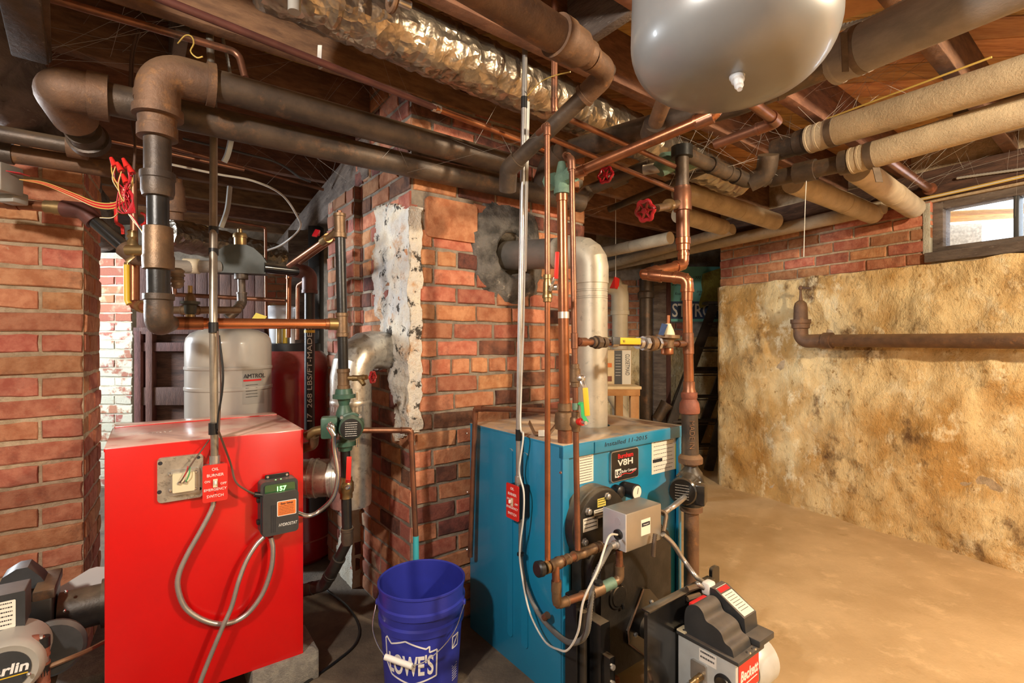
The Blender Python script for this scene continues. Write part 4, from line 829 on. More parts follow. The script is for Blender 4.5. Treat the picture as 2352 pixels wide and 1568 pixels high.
# ------------------------------------------------------------------ air separator group behind
AY = 2.35
az = thing('air_separator', 'grey cast air separator with brass vent cap between black and copper pipes', 'pipework', P(553, 640, AY))
mb = MB(); mb.prism([(x, y) for x, y in ((-.115, -.045), (-.12, .0), (-.10, .045), (-.06, .075), (-.03, .088), (.035, .088), (.065, .075), (.10, .042), (.12, .01), (.115, -.045))], P(556, 610, AY + .035), V((.96, .28, 0)).normalized(), UP, V((.28, -.96, 0)), .075); mb.build('separator_body', 'grey_green', az)
stack(az, 551, 520, 553, 600, AY, [('vent_cap', 'brass', [(526, 3), (526, 5), (535, 5), (536, 13), (541, 15), (546, 15), (547, 13), (570, 13), (574, 11), (580, 8)])])
run(az, [P(388, 612, 2.15), P(505, 612, 2.3)], .028, 'canvas_grey', 0); run(az, [P(606, 614, AY), P(695, 624, AY + .12), ], .025, 'black_gloss', 0)
band(az, P(440, 611, 2.22), V((1, .3, 0)), .034, .06, 'pvc', 'union'); run(az, [P(690, 623, AY + .12), P(711, 628, AY + .13), P(711, 668, AY + .13)], .031, 'pipe_brown', .03, 1.15)
run(az, [P(554, 630, AY), P(556, 695, AY), P(540, 715, AY - .04), P(525, 728, AY - .06)], .017, 'iron', .02, 1.25, 'iron'); band(az, P(554, 634, AY), UP, .030, .03, 'iron', 'boss')
stack(az, 405, 615, 407, 665, 2.1, [('gauge_fittings', 'bronze', [(616, 10), (622, 17), (628, 14), (633, 17), (638, 11), (645, 16), (650, 13), (655, 14), (662, 7)])])
bp = thing('lettered_pipe', 'black vertical pipe stenciled with white lettering beside the red water heater', 'pipe', P(711, 980, 2.45))
pipe(bp, [P(711, 660, 2.48), P(711, 985, 2.48)], .0245, 'iron_black', seg=22); mb = MB(); lathe_px(mb, 711, 2.48, [(758, 11.9), (764, 11.9)], 18); mb.build('yellow_band', 'yellow', bp)
tf = P(712.5, 972, 2.4545); text('17  268 LBS/FT-MADE SB', tf + V((.0085, 0, 0)), UP, V((-1, 0, 0)), .034, 'white', bp, width=.50)
cpn = thing('copper_riser', 'bright copper riser and crossing copper tube behind the lettered pipe', 'pipe', P(660, 780, 2.6))
run(cpn, [P(662, 775, 2.62), P(664, 620, 2.62), P(770, 545, 2.2)], .0125, 'copper', .02, 1.15); pipe(cpn, [P(395, 676, 2.5), P(655, 690, 2.62)], .011, 'copper_dull'); pipe(cpn, [P(683, 780, 2.6), P(684, 655, 2.6), P(700, 645, 2.55)], .0095, 'copper_dull', .02); pipe(cpn, [P(612, 740, 2.66), P(610, 522, 2.66), P(515, 505, 2.5)], .007, 'copper_dull', .015)
pipe(cpn, [P(400, 655, 2.45), P(402, 676, 2.45)], .010, 'copper_dull')
iv = thing('isolation_valve', 'bronze ball valve with crimson lever feeding the black riser top', 'valve', P(745, 560, 1.95))
pipe(iv, [P(664, 610, 2.2), P(742, 555, 1.95)], .012, 'copper'); band(iv, P(748, 550, 1.93), P(775, 532, 1.82) - P(742, 555, 1.95), .018, .06, 'brass', 'valve_body'); pipe(iv, [P(742, 555, 1.95), P(778, 528, 1.81)], .012, 'brass'); lever(iv, [P(728, 540, 1.93), P(730, 528, 1.92), P(722, 543, 1.90)], .02, .006, V((0, -1, 0)), 'red_enamel')
# ------------------------------------------------------------------ blue boiler
A2, B2 = V((.167, 1.636, 0)), V((.69, 2.03, 0)); bu = (B2 - A2).normalized(); bn = V((bu.y, -bu.x, 0)); BW = (B2 - A2).length; BD_ = .57; BT = .858
bf = Face(A2, bu, bn); bs = Face(A2, -bn, -bu)
bb = thing('boiler', 'blue steel jacketed boiler with dusty top and open black burner door', 'boiler', bf.pt(BW / 2, 0, -BD_ / 2))
def bbox(mb, s0, s1, z0, z1, d0, d1, bev=.002): return mb.box(bf.pt((s0 + s1) / 2, (z0 + z1) / 2, (d0 + d1) / 2), bf.u, bf.n, UP, s1 - s0, abs(d1 - d0), z1 - z0, bev)
bbox(MB(), .01, BW - .01, .02, BT - .01, -BD_ + .01, -.03).build('body', 'blue_paint', bb)
bbox(MB(), .0, .006, .0, BT - .003, -BD_, 0).build('side_panel', 'blue_paint', bb); bbox(MB(), BW - .006, BW, .0, BT - .003, -BD_, 0).build('side_panel', 'blue_paint', bb)
bbox(MB(), .0, .028, .0, BT - .04, -.012, .001).build('front_edge_strip', 'blue_paint', bb); bbox(MB(), BW - .02, BW, .0, BT - .04, -.012, .001).build('front_edge_strip', 'blue_paint', bb)
bbox(MB(), .028, BW - .02, .0, BT - .035, -.03, -.014).build('front_panel', 'blue_paint', bb)
bbox(MB(), .0, .145, BT - .046, BT - .004, -.02, .002).build('front_lip', 'blue_paint', bb); bbox(MB(), .148, BW, BT - .046, BT - .003, -.02, .003).build('front_lip', 'blue_paint', bb)
bbox(MB(), -.002, BW + .002, BT - .008, BT, -BD_, .002).build('top_panel', 'blue_paint', bb)
for a, b in ((.18, .215), (.27, .30)):                    # pressed ribs down the side
    mb = MB(); mb.prism([(a, .12), (b, .12), (b - .008, .10), (a + .008, .10)], bs.o, bs.u, bs.v, bs.n, .004)
    mb.prism(rrect(a, b, .10, .80, .012), bs.pt(0, 0, -.001), bs.u, bs.v, bs.n, .006); mb.build('pressed_rib', 'blue_paint', bb)
for x, y in ((1297, 1085), (1072, 995), (1073, 1130), (1072, 1262)): mb = MB(); mb.lathe(bs.at(min(x, 1288), y, .0), bs.n, [(0, .006), (.003, .004)], 12); mb.build('screw', 'chrome', bb)
text('Installed 11-2015', bf.at(1388, 1026, .0035), bf.u, bf.v, .022, 'ink', bb, 'handwriting', ext=.0002, shear=.15, width=.235)
def sheet(face, r, m, parent, off, name, c=.0): mb = MB(); face.plate(mb, r, .0008, off, c); return mb.build(name, m, parent)
r_ = bf.rect(1329, 1049, 1363, 1104, -.013); l1 = sheet(bf, r_, 'paper', bb, -.0138, 'warning_label'); lines(bf, r_, -.0128, 'ink', l1, 10, 21, .3)
r_ = bf.rect(1497, 1012, 1560, 1074, -.013); l2 = sheet(bf, r_, 'paper', bb, -.0138, 'rating_label'); lines(bf, (r_[0], r_[1] - .03, r_[2], r_[3]), -.0128, 'ink', l2, 8, 22, .16)
sheet(bf, (r_[1] - .03, r_[1], r_[2], r_[3] - .03), 'yellow_paper', l2, -.0129, 'yellow_field'); sheet(bf, (r_[0] + .006, r_[0] + .065, r_[2] + .045, r_[2] + .057), 'ink', l2, -.0127, 'black_bar')
r_ = bf.rect(1406, 1040, 1466, 1092, -.002); mb = MB(); bf.plate(mb, (r_[0] - .003, r_[1] + .003, r_[2] - .003, r_[3] + .003), .010, -.0135, .010); mb.build('badge_border', 'steel', bb)
mb = MB(); bf.plate(mb, r_, .011, -.013, .008); bg = mb.build('badge', 'black', bb); w_, h_ = r_[1] - r_[0], r_[3] - r_[2]; cu_ = (r_[0] + r_[1]) / 2
text('Burnham', bf.pt(cu_, r_[2] + h_ * .76, -.0015), bf.u, bf.v, h_ * .22, 'red_ink', bg, align='CENTER', width=w_ * .58, bold=.0006)
text('V8H', bf.pt(cu_, r_[2] + h_ * .50, -.0015), bf.u, bf.v, h_ * .30, 'white', bg, align='CENTER', width=w_ * .58, bold=.0006)
sheet(bf, (r_[0] + w_ * .10, r_[0] + w_ * .33, r_[2] + h_ * .12, r_[2] + h_ * .40), 'white', bg, -.0018, 'logo_field')
text('US', bf.pt(r_[0] + w_ * .215, r_[2] + h_ * .17, -.0008), bf.u, bf.v, h_ * .24, 'ink', bg, align='CENTER', width=w_ * .19, bold=.0008)
text('Boiler Company', bf.pt(r_[0] + w_ * .35, r_[2] + h_ * .24, -.0015), bf.u, bf.v, h_ * .13, 'white', bg, width=w_ * .56)
mb = MB(); mb.tube(smooth([bf.pt(r_[0] + w_ * a, r_[2] + h_ * b, -.001) for a, b in ((.2, .10), (.45, .20), (.7, .16), (.92, .27))]), .0014, 6); mb.build('red_swoosh', 'red_ink', bg)
# coil cover with bolts
cc = bf.uv(1383, 1205, .05); CR = .118
mb = MB(); mb.lathe(bf.pt(cc[0], cc[1], -.015), bf.n, [(0, CR * 1.06), (.05, CR * 1.06), (.052, CR * 1.02), (.068, CR), (.07, CR * .96), (.07, 0)], 48); cov = mb.build('coil_cover', 'black_cast', bb)
for a in (20, 80, 140, 200, 260, 320):
    q = math.radians(a); c = bf.pt(cc[0] + CR * .82 * math.cos(q), cc[1] + CR * .82 * math.sin(q), .054); mb = MB(); mb.lathe(c, bf.n, [(0, .013), (.004, .013), (.004, .010), (.013, .010), (.015, .007)], 6); mb.build('bolt', 'steel', cov)
for (x0, y0, x1, y1, m, s) in ((1372, 1146, 1391, 1160, 'yellow_paper', 1), (1364, 1172, 1388, 1186, 'paper', 2), (1339, 1192, 1373, 1212, 'paper', 3)):
    r_ = bf.rect(x0, y0, x1, y1, .055); o = sheet(bf, r_, m, cov, .0552, 'tag_plate'); lines(bf, r_, .0562, 'ink', o, 3, 30 + s, .3)
# door casting
dr = bf.rect(1352, 1268, 1543, 1568, .07); dr = (dr[0], dr[1], .06, dr[3] + .012)
mb = MB(); bf.plate(mb, dr, .05, -.014, .07, 8); mb.build('door_frame', 'black_cast', bb)
mb = MB(); bf.plate(mb, (dr[0] + .012, dr[1] - .012, dr[2] + .01, dr[3] - .012), .035, .036, .065, 8); bf.plate(mb, (dr[0] + .035, dr[1] - .035, dr[2] + .03, dr[3] - .035), .02, .071, .05, 8); door = mb.build('swing_door', 'black_cast', bb, ang=25)
ic = bf.uv(1428, 1372, .11); mb = MB(); mb.lathe(bf.pt(ic[0], ic[1], .085), bf.n, [(0, .042), (.012, .042), (.013, .033), (.017, .032), (.017, 0)], 32); port = mb.build('sight_port', 'black_cast', door)
mb = MB(); mb.box(bf.pt(ic[0] + .014, ic[1] - .036, .104), bf.u, bf.n, UP, .012, .006, .018, .002); mb.build('port_latch', 'black', port); mb = MB(); mb.lathe(bf.pt(ic[0] + .004, ic[1] + .046, .09), bf.n, [(0, .016), (.012, .016), (.013, .008), (.02, .008), (.02, 0)], 16); mb.build('port_hinge', 'black_cast', port)
hx = [bf.uv(x, y, .10) for x, y in ((1478, 1352), (1492, 1352), (1528, 1395), (1540, 1480), (1500, 1520), (1445, 1478), (1443, 1450))]
mb = MB(); mb.prism(hx, bf.pt(0, 0, .088), bf.u, bf.v, bf.n, .012); fl_ = mb.build('burner_flange', 'black_gloss', door)
mb = MB(); mb.tube([bf.pt(a, b, .1) for a, b in hx[:1] + hx[-1:] + hx[-2:-1] + hx[-3:-2]], .003, 8); mb.build('gasket_rope', 'rust', fl_)
for x, y in ((1496, 1382), (1460, 1457)): clips(bf, fl_, x, y, .1, .008, 'steel', .006, 'bolt')
# hinge bars on the left of the door
hg = bf.rect(1308, 1402, 1332, 1568, .10)
mb = MB(); bf.plate(mb, (dr[0] - .075, dr[0] - .035, .05, .40), .05, .04, .004); mb.build('hinge_bar', 'black', bb)
mb = MB(); mb.tube([bf.pt(dr[0] - .055, .08, .10), bf.pt(dr[0] - .055, .36, .10)], .012, 14); mb.build('hinge_rod', 'black_cast', bb)
mb = MB(); bf.plate(mb, (dr[0] - .03, dr[0] + .012, .08, .33), .10, .05, .004); bf.plate(mb, (dr[0] - .022, dr[0] + .002, .10, .24), .03, .15, .004); mb.build('hinge_bracket', 'black_gloss', bb)
for z in (.12, .16, .21): mb = MB(); mb.lathe(bf.pt(dr[0] - .01, z, .18), bf.n, [(0, .009), (.006, .008)], 8); mb.build('hinge_bolt', 'steel', bb)
mb = MB(); mb.box(bf.pt(dr[0] + .045, .09, .13), bf.u, bf.n, UP, .03, .04, .09, .004); mb.build('copper_shim', 'copper', bb)
# ------------------------------------------------------------------ mounting plate and burner
mp = thing('burner', 'grey oil burner with black igniter cover mounted on a black steel plate', 'burner', bf.pt(.25, 0, .36))
PO = .28
ptop = bf.uv(1487, 1408, PO); ptr = bf.uv(1640, 1328, PO); pz = (ptop[1] + ptr[1]) / 2
mb = MB(); bf.plate(mb, (ptop[0], ptr[0], .02, pz), -.012, PO, .012); mb.build('mounting_plate', 'black_gloss', mp)
mb = MB(); mb.seg(bf.pt(ptop[0] + .004, pz, PO - .010), bf.pt(ptr[0], pz, PO - .010), .03, .006, bev=.002); mb.build('plate_lip', 'black_gloss', mp)
mb = MB(); bf.plate(mb, (ptr[0] + .006, ptr[0] + .05, .12, pz + .028), -.012, PO - .01, .012); mb.build('plate_ear', 'black_gloss', mp)
mb = MB(); mb.cyl(bf.pt(.308, .205, PO - .01), bf.pt(.308, .205, .098), .042, 24); mb.build('blast_tube', 'black_cast', mp)
S0, S1, O0, O1, ZB_ = .218, .345, PO + .004, .472, .299
def ub(mb, s0, s1, z0, z1, d0, d1, bev=.002): return bbox(mb, s0, s1, z0, z1, d0, d1, bev)
chs = ub(MB(), S0, S1, .04, ZB_, O0, O1, .006).build('chassis', 'burner_grey', mp)
ub(MB(), S0 - .008, S1 + .01, ZB_, ZB_ + .012, O0, O1 + .012, .003).build('chassis_lid', 'charcoal', mp)
pr = [(0, 0), (0, .055), (.012, .085), (.04, .098), (.06, .088), (.072, .066), (.095, .062), (.118, .052), (.13, .03), (.15, .022), (.158, 0)]
pr = [(a.x, a.y) for a in smooth([V((p[0], p[1], 0)) for p in pr], 4)]
mb = MB(); mb.prism(pr, bf.pt(S0 + .004, ZB_ + .012, O0 + .022), bf.n, UP, bf.u, .095); ig = mb.build('igniter_cover', 'charcoal', mp)
r3 = (S0 + .02, S0 + .085); mb = MB(); mb.box(bf.pt(S0 + .05, ZB_ + .0985, O0 + .040), bf.u, bf.n, UP, .08, .018, .014, .004); mb.build('red_sticker', 'red_ink', ig)
bp_ = Face(bf.pt(S0, 0, 0), bf.n, -bf.u)                 # left cheek of the burner
r3 = bp_.rect(1604, 1492, 1636, 1526); o = sheet(bp_, (O0 + .075, O0 + .13, ZB_ - .045, ZB_ - .008), 'white', chs, .0005, 'fuel_label'); lines(bp_, (O0 + .075, O0 + .13, ZB_ - .045, ZB_ - .008), .0015, 'ink', o, 2, 41, .4)
mb = MB(); mb.lathe(bp_.pt(O0 + .152, ZB_ - .075, -.002), bp_.n, [(0, .028), (.006, .028), (.008, .022), (.012, .021), (.008, .012), (.003, 0)], 28); mb.build('round_plug', 'black', chs)
mb = MB(); bp_.plate(mb, (O0 + .05, O0 + .10, ZB_ - .11, ZB_ - .05), .008, 0, .006); mb.build('valve_plate', 'steel', chs)
run(mp, [bp_.pt(O0 + .085, ZB_ - .085, .0), bp_.pt(O0 + .085, ZB_ - .085, .03), bp_.pt(O0 + .06, ZB_ - .12, .06), bp_.pt(O0 + .02, ZB_ - .13, .09)], .006, 'copper_dull', .012, 1.6, 'brass')
mb = MB(); mb.lathe(bp_.pt(O0 + .07, ZB_ - .16, .0), bp_.n, [(0, .045), (.03, .045), (.04, .04), (.045, .0)], 28); mb.build('fuel_pump', 'steel', mp)
ff = Face(bf.pt(0, 0, O1 + .001), bf.u, bf.n); rl = (S0 + .012, S1 - .004, ZB_ - .095, ZB_ - .008)
o = sheet(ff, rl, 'red_plastic', chs, .0003, 'brand_plate', .003); text('Beckett', ff.pt(rl[0] + .006, rl[3] - .052, .0016), ff.u, ff.v, .042, 'white', o, shear=.25, width=.098, bold=.0008)
mb = MB(); mb.seg(ff.pt(rl[0] + .01, rl[3] - .066, .0016), ff.pt(rl[1] - .01, rl[3] - .062, .0016), .001, .002); mb.build('plate_line', 'white', o)
mc_ = bf.pt(S1 + .01, ZB_ - .09, O1 - .06); mb = MB(); mb.lathe(mc_, bf.u, [(0, .06), (.03, .075), (.09, .075), (.10, .06), (.10, 0)], 36); mb.build('motor', 'burner_grey', mp)
# primary control on the right of the igniter cover
ub(MB(), S0 + .105, S1 + .065, ZB_ + .012, ZB_ + .032, O0 + .04, O1 + .015, .004).build('control_base', 'charcoal', mp)
k0 = [(O0 + .02, ZB_ + .03), (O0 + .02, ZB_ + .10), (O0 + .04, ZB_ + .125), (O0 + .06, ZB_ + .125), (O1 - .035, ZB_ + .075), (O1 - .03, ZB_ + .03)]
mb = MB(); mb.prism(k0, bf.pt(S0 + .11, 0, 0), bf.n, UP, bf.u, .07); pc_ = mb.build('primary_control', 'charcoal', mp)
a_, b_ = bf.pt(S0 + .145, ZB_ + .1252, O0 + .055), bf.pt(S0 + .145, ZB_ + .0765, O1 - .036); dv = (b_ - a_).normalized(); nn = bf.u.cross(dv); nn = nn if nn.z > 0 else -nn
lf_ = Face((a_ + b_) / 2, bf.u, nn); mb = MB(); mb.box((a_ + b_) / 2 + nn * .001, bf.u, dv, nn, .058, (b_ - a_).length * .96, .001); o = mb.build('control_label', 'paper', pc_)
lf2 = Face((a_ + b_) / 2 + nn * .0018, bf.u, nn); hl = (b_ - a_).length / 2; lines(lf2, (-.026, .026, -hl * .8, hl * .5), 0, 'ink', o, 7, 44, .2); mb = MB(); lf2.plate(mb, (-.027, .027, hl * .62, hl * .9), .0004, 0); mb.build('label_header', 'red_ink', o)
flex(mp, [bf.pt(S0 + .13, ZB_ + .10, O0 + .03), bf.pt(S0 + .09, ZB_ + .13, O0 + .01), bf.at(1633, 1362, PO + .01), bf.at(1628, 1345, PO - .02), P(1600, 1325, 1.62), P(1570, 1285, 1.66), P(1545, 1248, 1.64), P(1522, 1226, 1.62)], .0085, 'steel', name='armored_cable')
mb = MB(); mb.box(bf.pt(S0 + .125, ZB_ + .115, O0 + .028), bf.u, bf.n, UP, .04, .03, .04, .008); mb.build('cable_boot', 'white', mp)
for z in (.02, .05): mb = MB(); mb.tube([bf.pt(S0 + .05, ZB_ + .07 + z, O0), bf.pt(S0 + .10, ZB_ + .072 + z, O0 + .012)], .009, 8); mb.build('cable_connector', 'iron', mp)
for s, o_ in ((S0 + .005, O0 + .02), (S0 + .05, O0 + .008), (S0 + .06, O1 + .006), (S0 + .09, O1 + .006)): mb = MB(); mb.lathe(bf.pt(s, ZB_ + .012, o_), UP, [(0, .006), (.005, .005)], 8); mb.build('screw', 'chrome', mp)
ub(MB(), S0 - .006, S0 + .03, ZB_ + .004, ZB_ + .016, O0, O0 + .03, .002).build('lid_clip', 'ivory', mp)
# ------------------------------------------------------------------ aquastat box
aq = thing('aquastat', 'brushed grey aquastat control box with white label on the blue boiler front', 'control box', bf.at(1430, 1265, .1))
af = Face(A2 + bn * .20, bu, bn); ar = (af.uv(1438, 1180)[0], af.uv(1520, 1190)[0], af.uv(1445, 1268)[1], af.uv(1437, 1181)[1])
mb = MB(); bbox(mb, ar[0] + .002, ar[1], ar[2], ar[3], .108, .20, .006); mb.build('case', 'grey_box', aq)
mb = MB(); bbox(mb, ar[0] - .001, ar[0] + .004, ar[2] + .002, ar[3] - .002, .106, .199, .001); mb.build('side_plate', 'grey_side', aq)
asf = Face(bf.pt(ar[0] - .001, 0, 0), bf.n, -bf.u)
lw_ = ar[1] - ar[0]; lh_ = ar[3] - ar[2]; lr = (ar[0] + lw_ * .40, ar[0] + lw_ * .66, ar[2] + lh_ * .30, ar[2] + lh_ * .72); o = sheet(bf, lr, 'paper', aq, .2002, 'label'); sheet(bf, (lr[0] + .003, lr[1] - .003, lr[2] + .028, lr[2] + .040), 'ink', o, .2008, 'brand_bar'); text('Honeywell', bf.pt((lr[0] + lr[1]) / 2, lr[2] + .032, .2018), bf.u, bf.v, .006, 'white', o, align='CENTER', ext=.0002)
mb = MB(); mb.lathe(asf.pt(.172, ar[2] + lh_ * .42, 0), asf.n, [(0, .016), (.008, .016), (.009, .008), (.004, 0)], 20); mb.build('grommet', 'black', aq)
mb = MB(); mb.lathe(asf.pt(.168, ar[2] + lh_ * .74, 0), asf.n, [(0, .012), (.0012, .012), (.0012, .0)], 20); mb.build('knockout', 'grey_side', aq)
mb = MB(); mb.lathe(asf.pt(.165, ar[2] + lh_ * .15, 0), asf.n, [(0, .014), (.012, .014), (.014, .010), (.03, .010)], 16); mb.build('cable_clamp', 'steel', aq)
g0 = asf.pt(.172, ar[2] + lh_ * .42, .005); g1 = asf.pt(.165, ar[2] + lh_ * .15, .03)
# cables from the boiler switch
sq = bs.uv(1178, 1152, .052); cA = bs.pt(sq[0], sq[1] + .06, .026); cM = V((cA.x, cA.y, BT + .06)); cB = V((P(1206, 130, 1.76).x, 1.76, 2.24)); onc = lambda z, dx=0, dy=0: (cM.lerp(cB, (z - cM.z) / (cB.z - cM.z)) if z > cM.z else V((cA.x, cA.y, z))) + V((dx, dy, 0))
bc = thing('control_cable', 'grey flexible cable hanging from the blue boiler switch up to the aquastat', 'cable', P(1300, 1475, 1.5))
flex(bc, [bs.at(1196, 1190, .035), bs.at(1196, 1230, .035), bs.at(1197, 1290, .03), bs.at(1208, 1345, .03), bs.at(1232, 1400, .035), P(1262, 1440, 1.62), P(1300, 1472, 1.50), P(1328, 1473, 1.42), P(1348, 1450, 1.38), P(1356, 1390, 1.36), P(1364, 1330, 1.37), P(1385, 1285, 1.40), g1], .0085, 'cable_grey', pitch=.008, name='flexible_conduit')
wire(bc, [onc(1.25, .0125), onc(BT + .06, .006, -.019), bs.at(1202, 1000, .05), bs.at(1193, 1080, .05), bs.at(1203, 1130, .06), bs.at(1202, 1190, .055), bs.at(1195, 1250, .05), bs.at(1196, 1300, .05), bs.at(1215, 1400, .05), bs.at(1250, 1470, .05), P(1285, 1492, 1.45), P(1306, 1490, 1.40), P(1328, 1450, 1.36), P(1340, 1380, 1.33), P(1372, 1310, 1.34), P(1385, 1270, 1.36), P(1400, 1230, 1.40), g0], .0032, 'wire_white', 'thermostat_wire')
mb = MB(); mb.tube([P(1250, 1418, 1.65), P(1258, 1412, 1.64)], .012, 10); mb.build('cable_strap', 'copper_dull', bc)
for x, y in ((1196, 1272), (1374, 1338)): mb = MB(); c = bs.at(x, y, .04) if x < 1300 else P(x, y, 1.355); mb.lathe(c - UP * .004, UP, [(0, .013), (.008, .013)], 12); mb.build('cable_tie', 'black', bc)
# switch and conduit on the left side of the blue boiler
sw_ = thing('emergency_switch', 'red emergency switch plate on a black box on the blue boiler side', 'switch', bs.at(1190, 1195, 0))
sq = bs.uv(1178, 1152, .052); BS2 = Face(bs.o, -bs.u, bs.n); sq2 = (-sq[0], sq[1])
switch(BS2, (sq2[0] - .036, sq2[0] + .036, sq2[1] - .062, sq2[1] + .062), .05, sw_, 'black')
c2 = thing('steel_conduit', 'silver conduit strapped with white cable rising from the blue boiler switch', 'conduit', cA)
pipe(c2, fillet([cA, cM, cB], .5, 4), .0098, 'steel', seg=12); wire(c2, [onc(2.05, .0125), onc(1.8, .0125), onc(1.5, .0125), onc(1.25, .0125)], .003, 'wire_white', 'cable'); wire(c2, [onc(2.05, .017, .004), onc(1.8, .017, .004), onc(1.45, .0165, .004)], .003, 'wire_white', 'cable')
for z in (2.045, .866): mb = MB(); mb.cyl(onc(z - .02), onc(z + .02), .0115, 14); mb.build('tape', 'black', c2)
band(c2, cA + UP * .012, UP, .0135, .03, 'steel', 'connector')
wire(c2, [onc(2.07, .012), P(1240, 190, 1.70), P(1270, 175, 1.60), P(1310, 165, 1.52)], .002, 'wire_yellow', 'loose_wire')
# ------------------------------------------------------------------ flue of the blue boiler
fb_ = P(1360, 968, 2.05); FX = V((fb_.x, fb_.y, BT - .02)); hc = cf.pt(hole[0], hole[1], 0)
fp = thing('flue_pipe', 'matte galvanized flue rising from the blue boiler and bending into the chimney hole', 'flue', FX)
tz = hc.z - .035
mb = MB(); mb.lathe(FX, UP, [(0, .063), (tz - FX.z - .075, .063)], 40); mb.build('flue_section', 'flue_matte', fp)
arc = fillet([V((FX.x, FX.y, tz - .13)), V((FX.x, FX.y, tz)), V((FX.x, FX.y, tz)).lerp(hc, .40)], .085, 4); mb = MB(); mb.tube(arc, .067, 40); mb.build('gored_elbow', 'flue_matte', fp, ang=12)
mb = MB(); mb.tube([V((FX.x, FX.y, tz)).lerp(hc, .30), hc - cf.n * .03], .0665, 40); mb.build('breech_section', 'dull_steel', fp)
for y in (617, 668, 684): mb = MB(); lathe_px(mb, 1360, 2.05, [(y - 2, 35.5), (y - 2, 36.5), (y + 2, 36.5), (y + 2, 35.5)], 40); mb.build('seam', 'flue_matte', fp)
for o in bb.children:
    if o.name.split('.')[0] in ('top_panel', 'body'): bore(o, V((FX.x, FX.y, BT - .12)) - LOC[bb.name] * 0, V((FX.x, FX.y, BT + .1)), .073)
# ------------------------------------------------------------------ copper uprights at the blue boiler
def up(name, label, c0, y0, c1, y1, Y, items): o = thing(name, label, 'pipework', P(c1, y1, Y if not isinstance(Y, tuple) else Y[1])); stack(o, c0, y0, c1, y1, Y, items, 20); return o
v1 = up('copper_feed', 'long thin copper feed with red lever valve dropping to the hose cap', 1257, 292, 1258, 1290, 1.42, [
    ('pipe', 'copper_dull', [(300, 6.5), (640, 6.5)]), ('pipe', 'copper', [(680, 6.5), (1285, 6.8)]),
    ('valve_body', 'brass', [(630, 7), (631, 9.5), (640, 9.5), (641, 8), (650, 10), (676, 11), (678, 12), (684, 12), (685, 10), (693, 10), (694, 7)])])
run(v1, [P(1257, 310, 1.42), P(1257, 287, 1.42), P(1236, 306, 1.52)], .0085, 'copper_dull', .012, 1.2)
mb = MB(); mb.seg(P(1280, 578, 1.38), P(1277, 640, 1.38), .012, .005, V((0, -1, 0)), .002); mb.build('lever_grip', 'red_plastic', v1); lever(v1, [P(1276, 636, 1.38), P(1268, 652, 1.385), P(1263, 668, 1.39)], .008, .003, V((0, -1, 0)), 'chrome', 'lever_neck'); band(v1, P(1273, 660, 1.40), V((1, -.4, 0)), .009, .02, 'chrome', 'stem_nut')
v2 = up('copper_supply', 'thick copper supply pipe with green valve rising from the blue boiler top', 1290, 370, 1298, 1016, 1.69, [
    ('green_valve', 'green_valve', [(372, 8), (376, 9), (384, 11), (400, 14), (404, 17), (432, 17), (436, 19), (446, 19), (447, 13)]),
    ('pipe', 'copper', [(444, 12), (940, 12.5)]), ('coupling', 'copper', [(444, 13), (445, 14), (462, 14), (463, 12.5)]), ('solder_joint', 'solder', [(716, 12.4), (716, 13.2), (731, 13.2), (731, 12.4)]),
    ('adapter', 'bronze', [(925, 13), (926, 16), (942, 16), (944, 14)]), ('union', 'bronze', [(944, 15), (946, 22), (966, 24), (984, 23), (985, 17)]), ('nipple', 'copper_dull', [(980, 17), (1018, 17)])])
mb = MB(); mb.tube([P(1275, 412, 1.72), P(1262, 420, 1.75)], [.026, .030], 8); mb.build('hex_end', 'green_valve', v2); mb = MB(); mb.tube([P(1296, 410, 1.69), P(1318, 398, 1.66)], [.022, .030], 8); mb.build('hex_end', 'green_valve', v2)
run(v2, [P(1312, 402, 1.665), P(1642, 262, 1.40), P(1660, 215, 1.38)], .0165, 'copper', .035, 1.14, 'copper')
band(v2, P(1617, 276, 1.418), P(1642, 265, 1.40) - P(1320, 400, 1.66), .0192, .05, 'copper_dull', 'coupling'); band(v2, P(1335, 393, 1.645), P(1642, 265, 1.40) - P(1320, 400, 1.66), .0195, .03, 'copper', 'coupling')
v3 = up('copper_fill', 'slim copper fill pipe with hanging yellow lever valve before the flue', 1313, 372, 1327, 1266, 1.51, [
    ('pipe', 'copper_dull', [(378, 6.5), (1262, 7)]), ('tee', 'copper_dull', [(764, 7), (765, 8.5), (800, 8.5), (801, 7)]), ('ball_valve', 'bronze', [(835, 8), (836, 10), (846, 10), (847, 12.5), (876, 12.5), (878, 10), (888, 10), (889, 7)]),
    ('verdigris', 'green_valve', [(925, 7), (926, 7.8), (940, 7.8), (941, 7)]), ('relief_tee', 'bronze', [(945, 8), (946, 9.5), (956, 9.5), (960, 13), (975, 14), (982, 10), (990, 10), (991, 7)])])
run(v3, [P(1313, 395, 1.51), P(1312, 366, 1.51), P(1298, 356, 1.55)], .010, 'copper_dull', .015, 1.2)
lever(v3, [P(1330, 868, 1.47), P(1336, 874, 1.455), P(1344, 893, 1.45)], .012, .004, V((0, -1, 0)), 'chrome', 'lever_neck'); mb = MB(); mb.seg(P(1344, 890, 1.45), P(1349, 955, 1.45), .016, .006, V((0, -1, 0)), .002); mb.build('lever_grip', 'yellow', v3)
mb = MB(); mb.lathe(P(1333, 868, 1.475), V((.3, -1, 0)), [(0, .012), (.012, .011), (.016, .006)], 10); mb.build('stem_nut', 'chrome', v3)
mb = MB(); mb.tube([P(1328, 968, 1.50), P(1338, 969, 1.48)], .011, 12); mb.build('red_cap', 'red_plastic', v3); mb = MB(); mb.tube([P(1338, 969, 1.48), P(1346, 971, 1.465)], .006, 10); mb.build('probe', 'steel', v3)
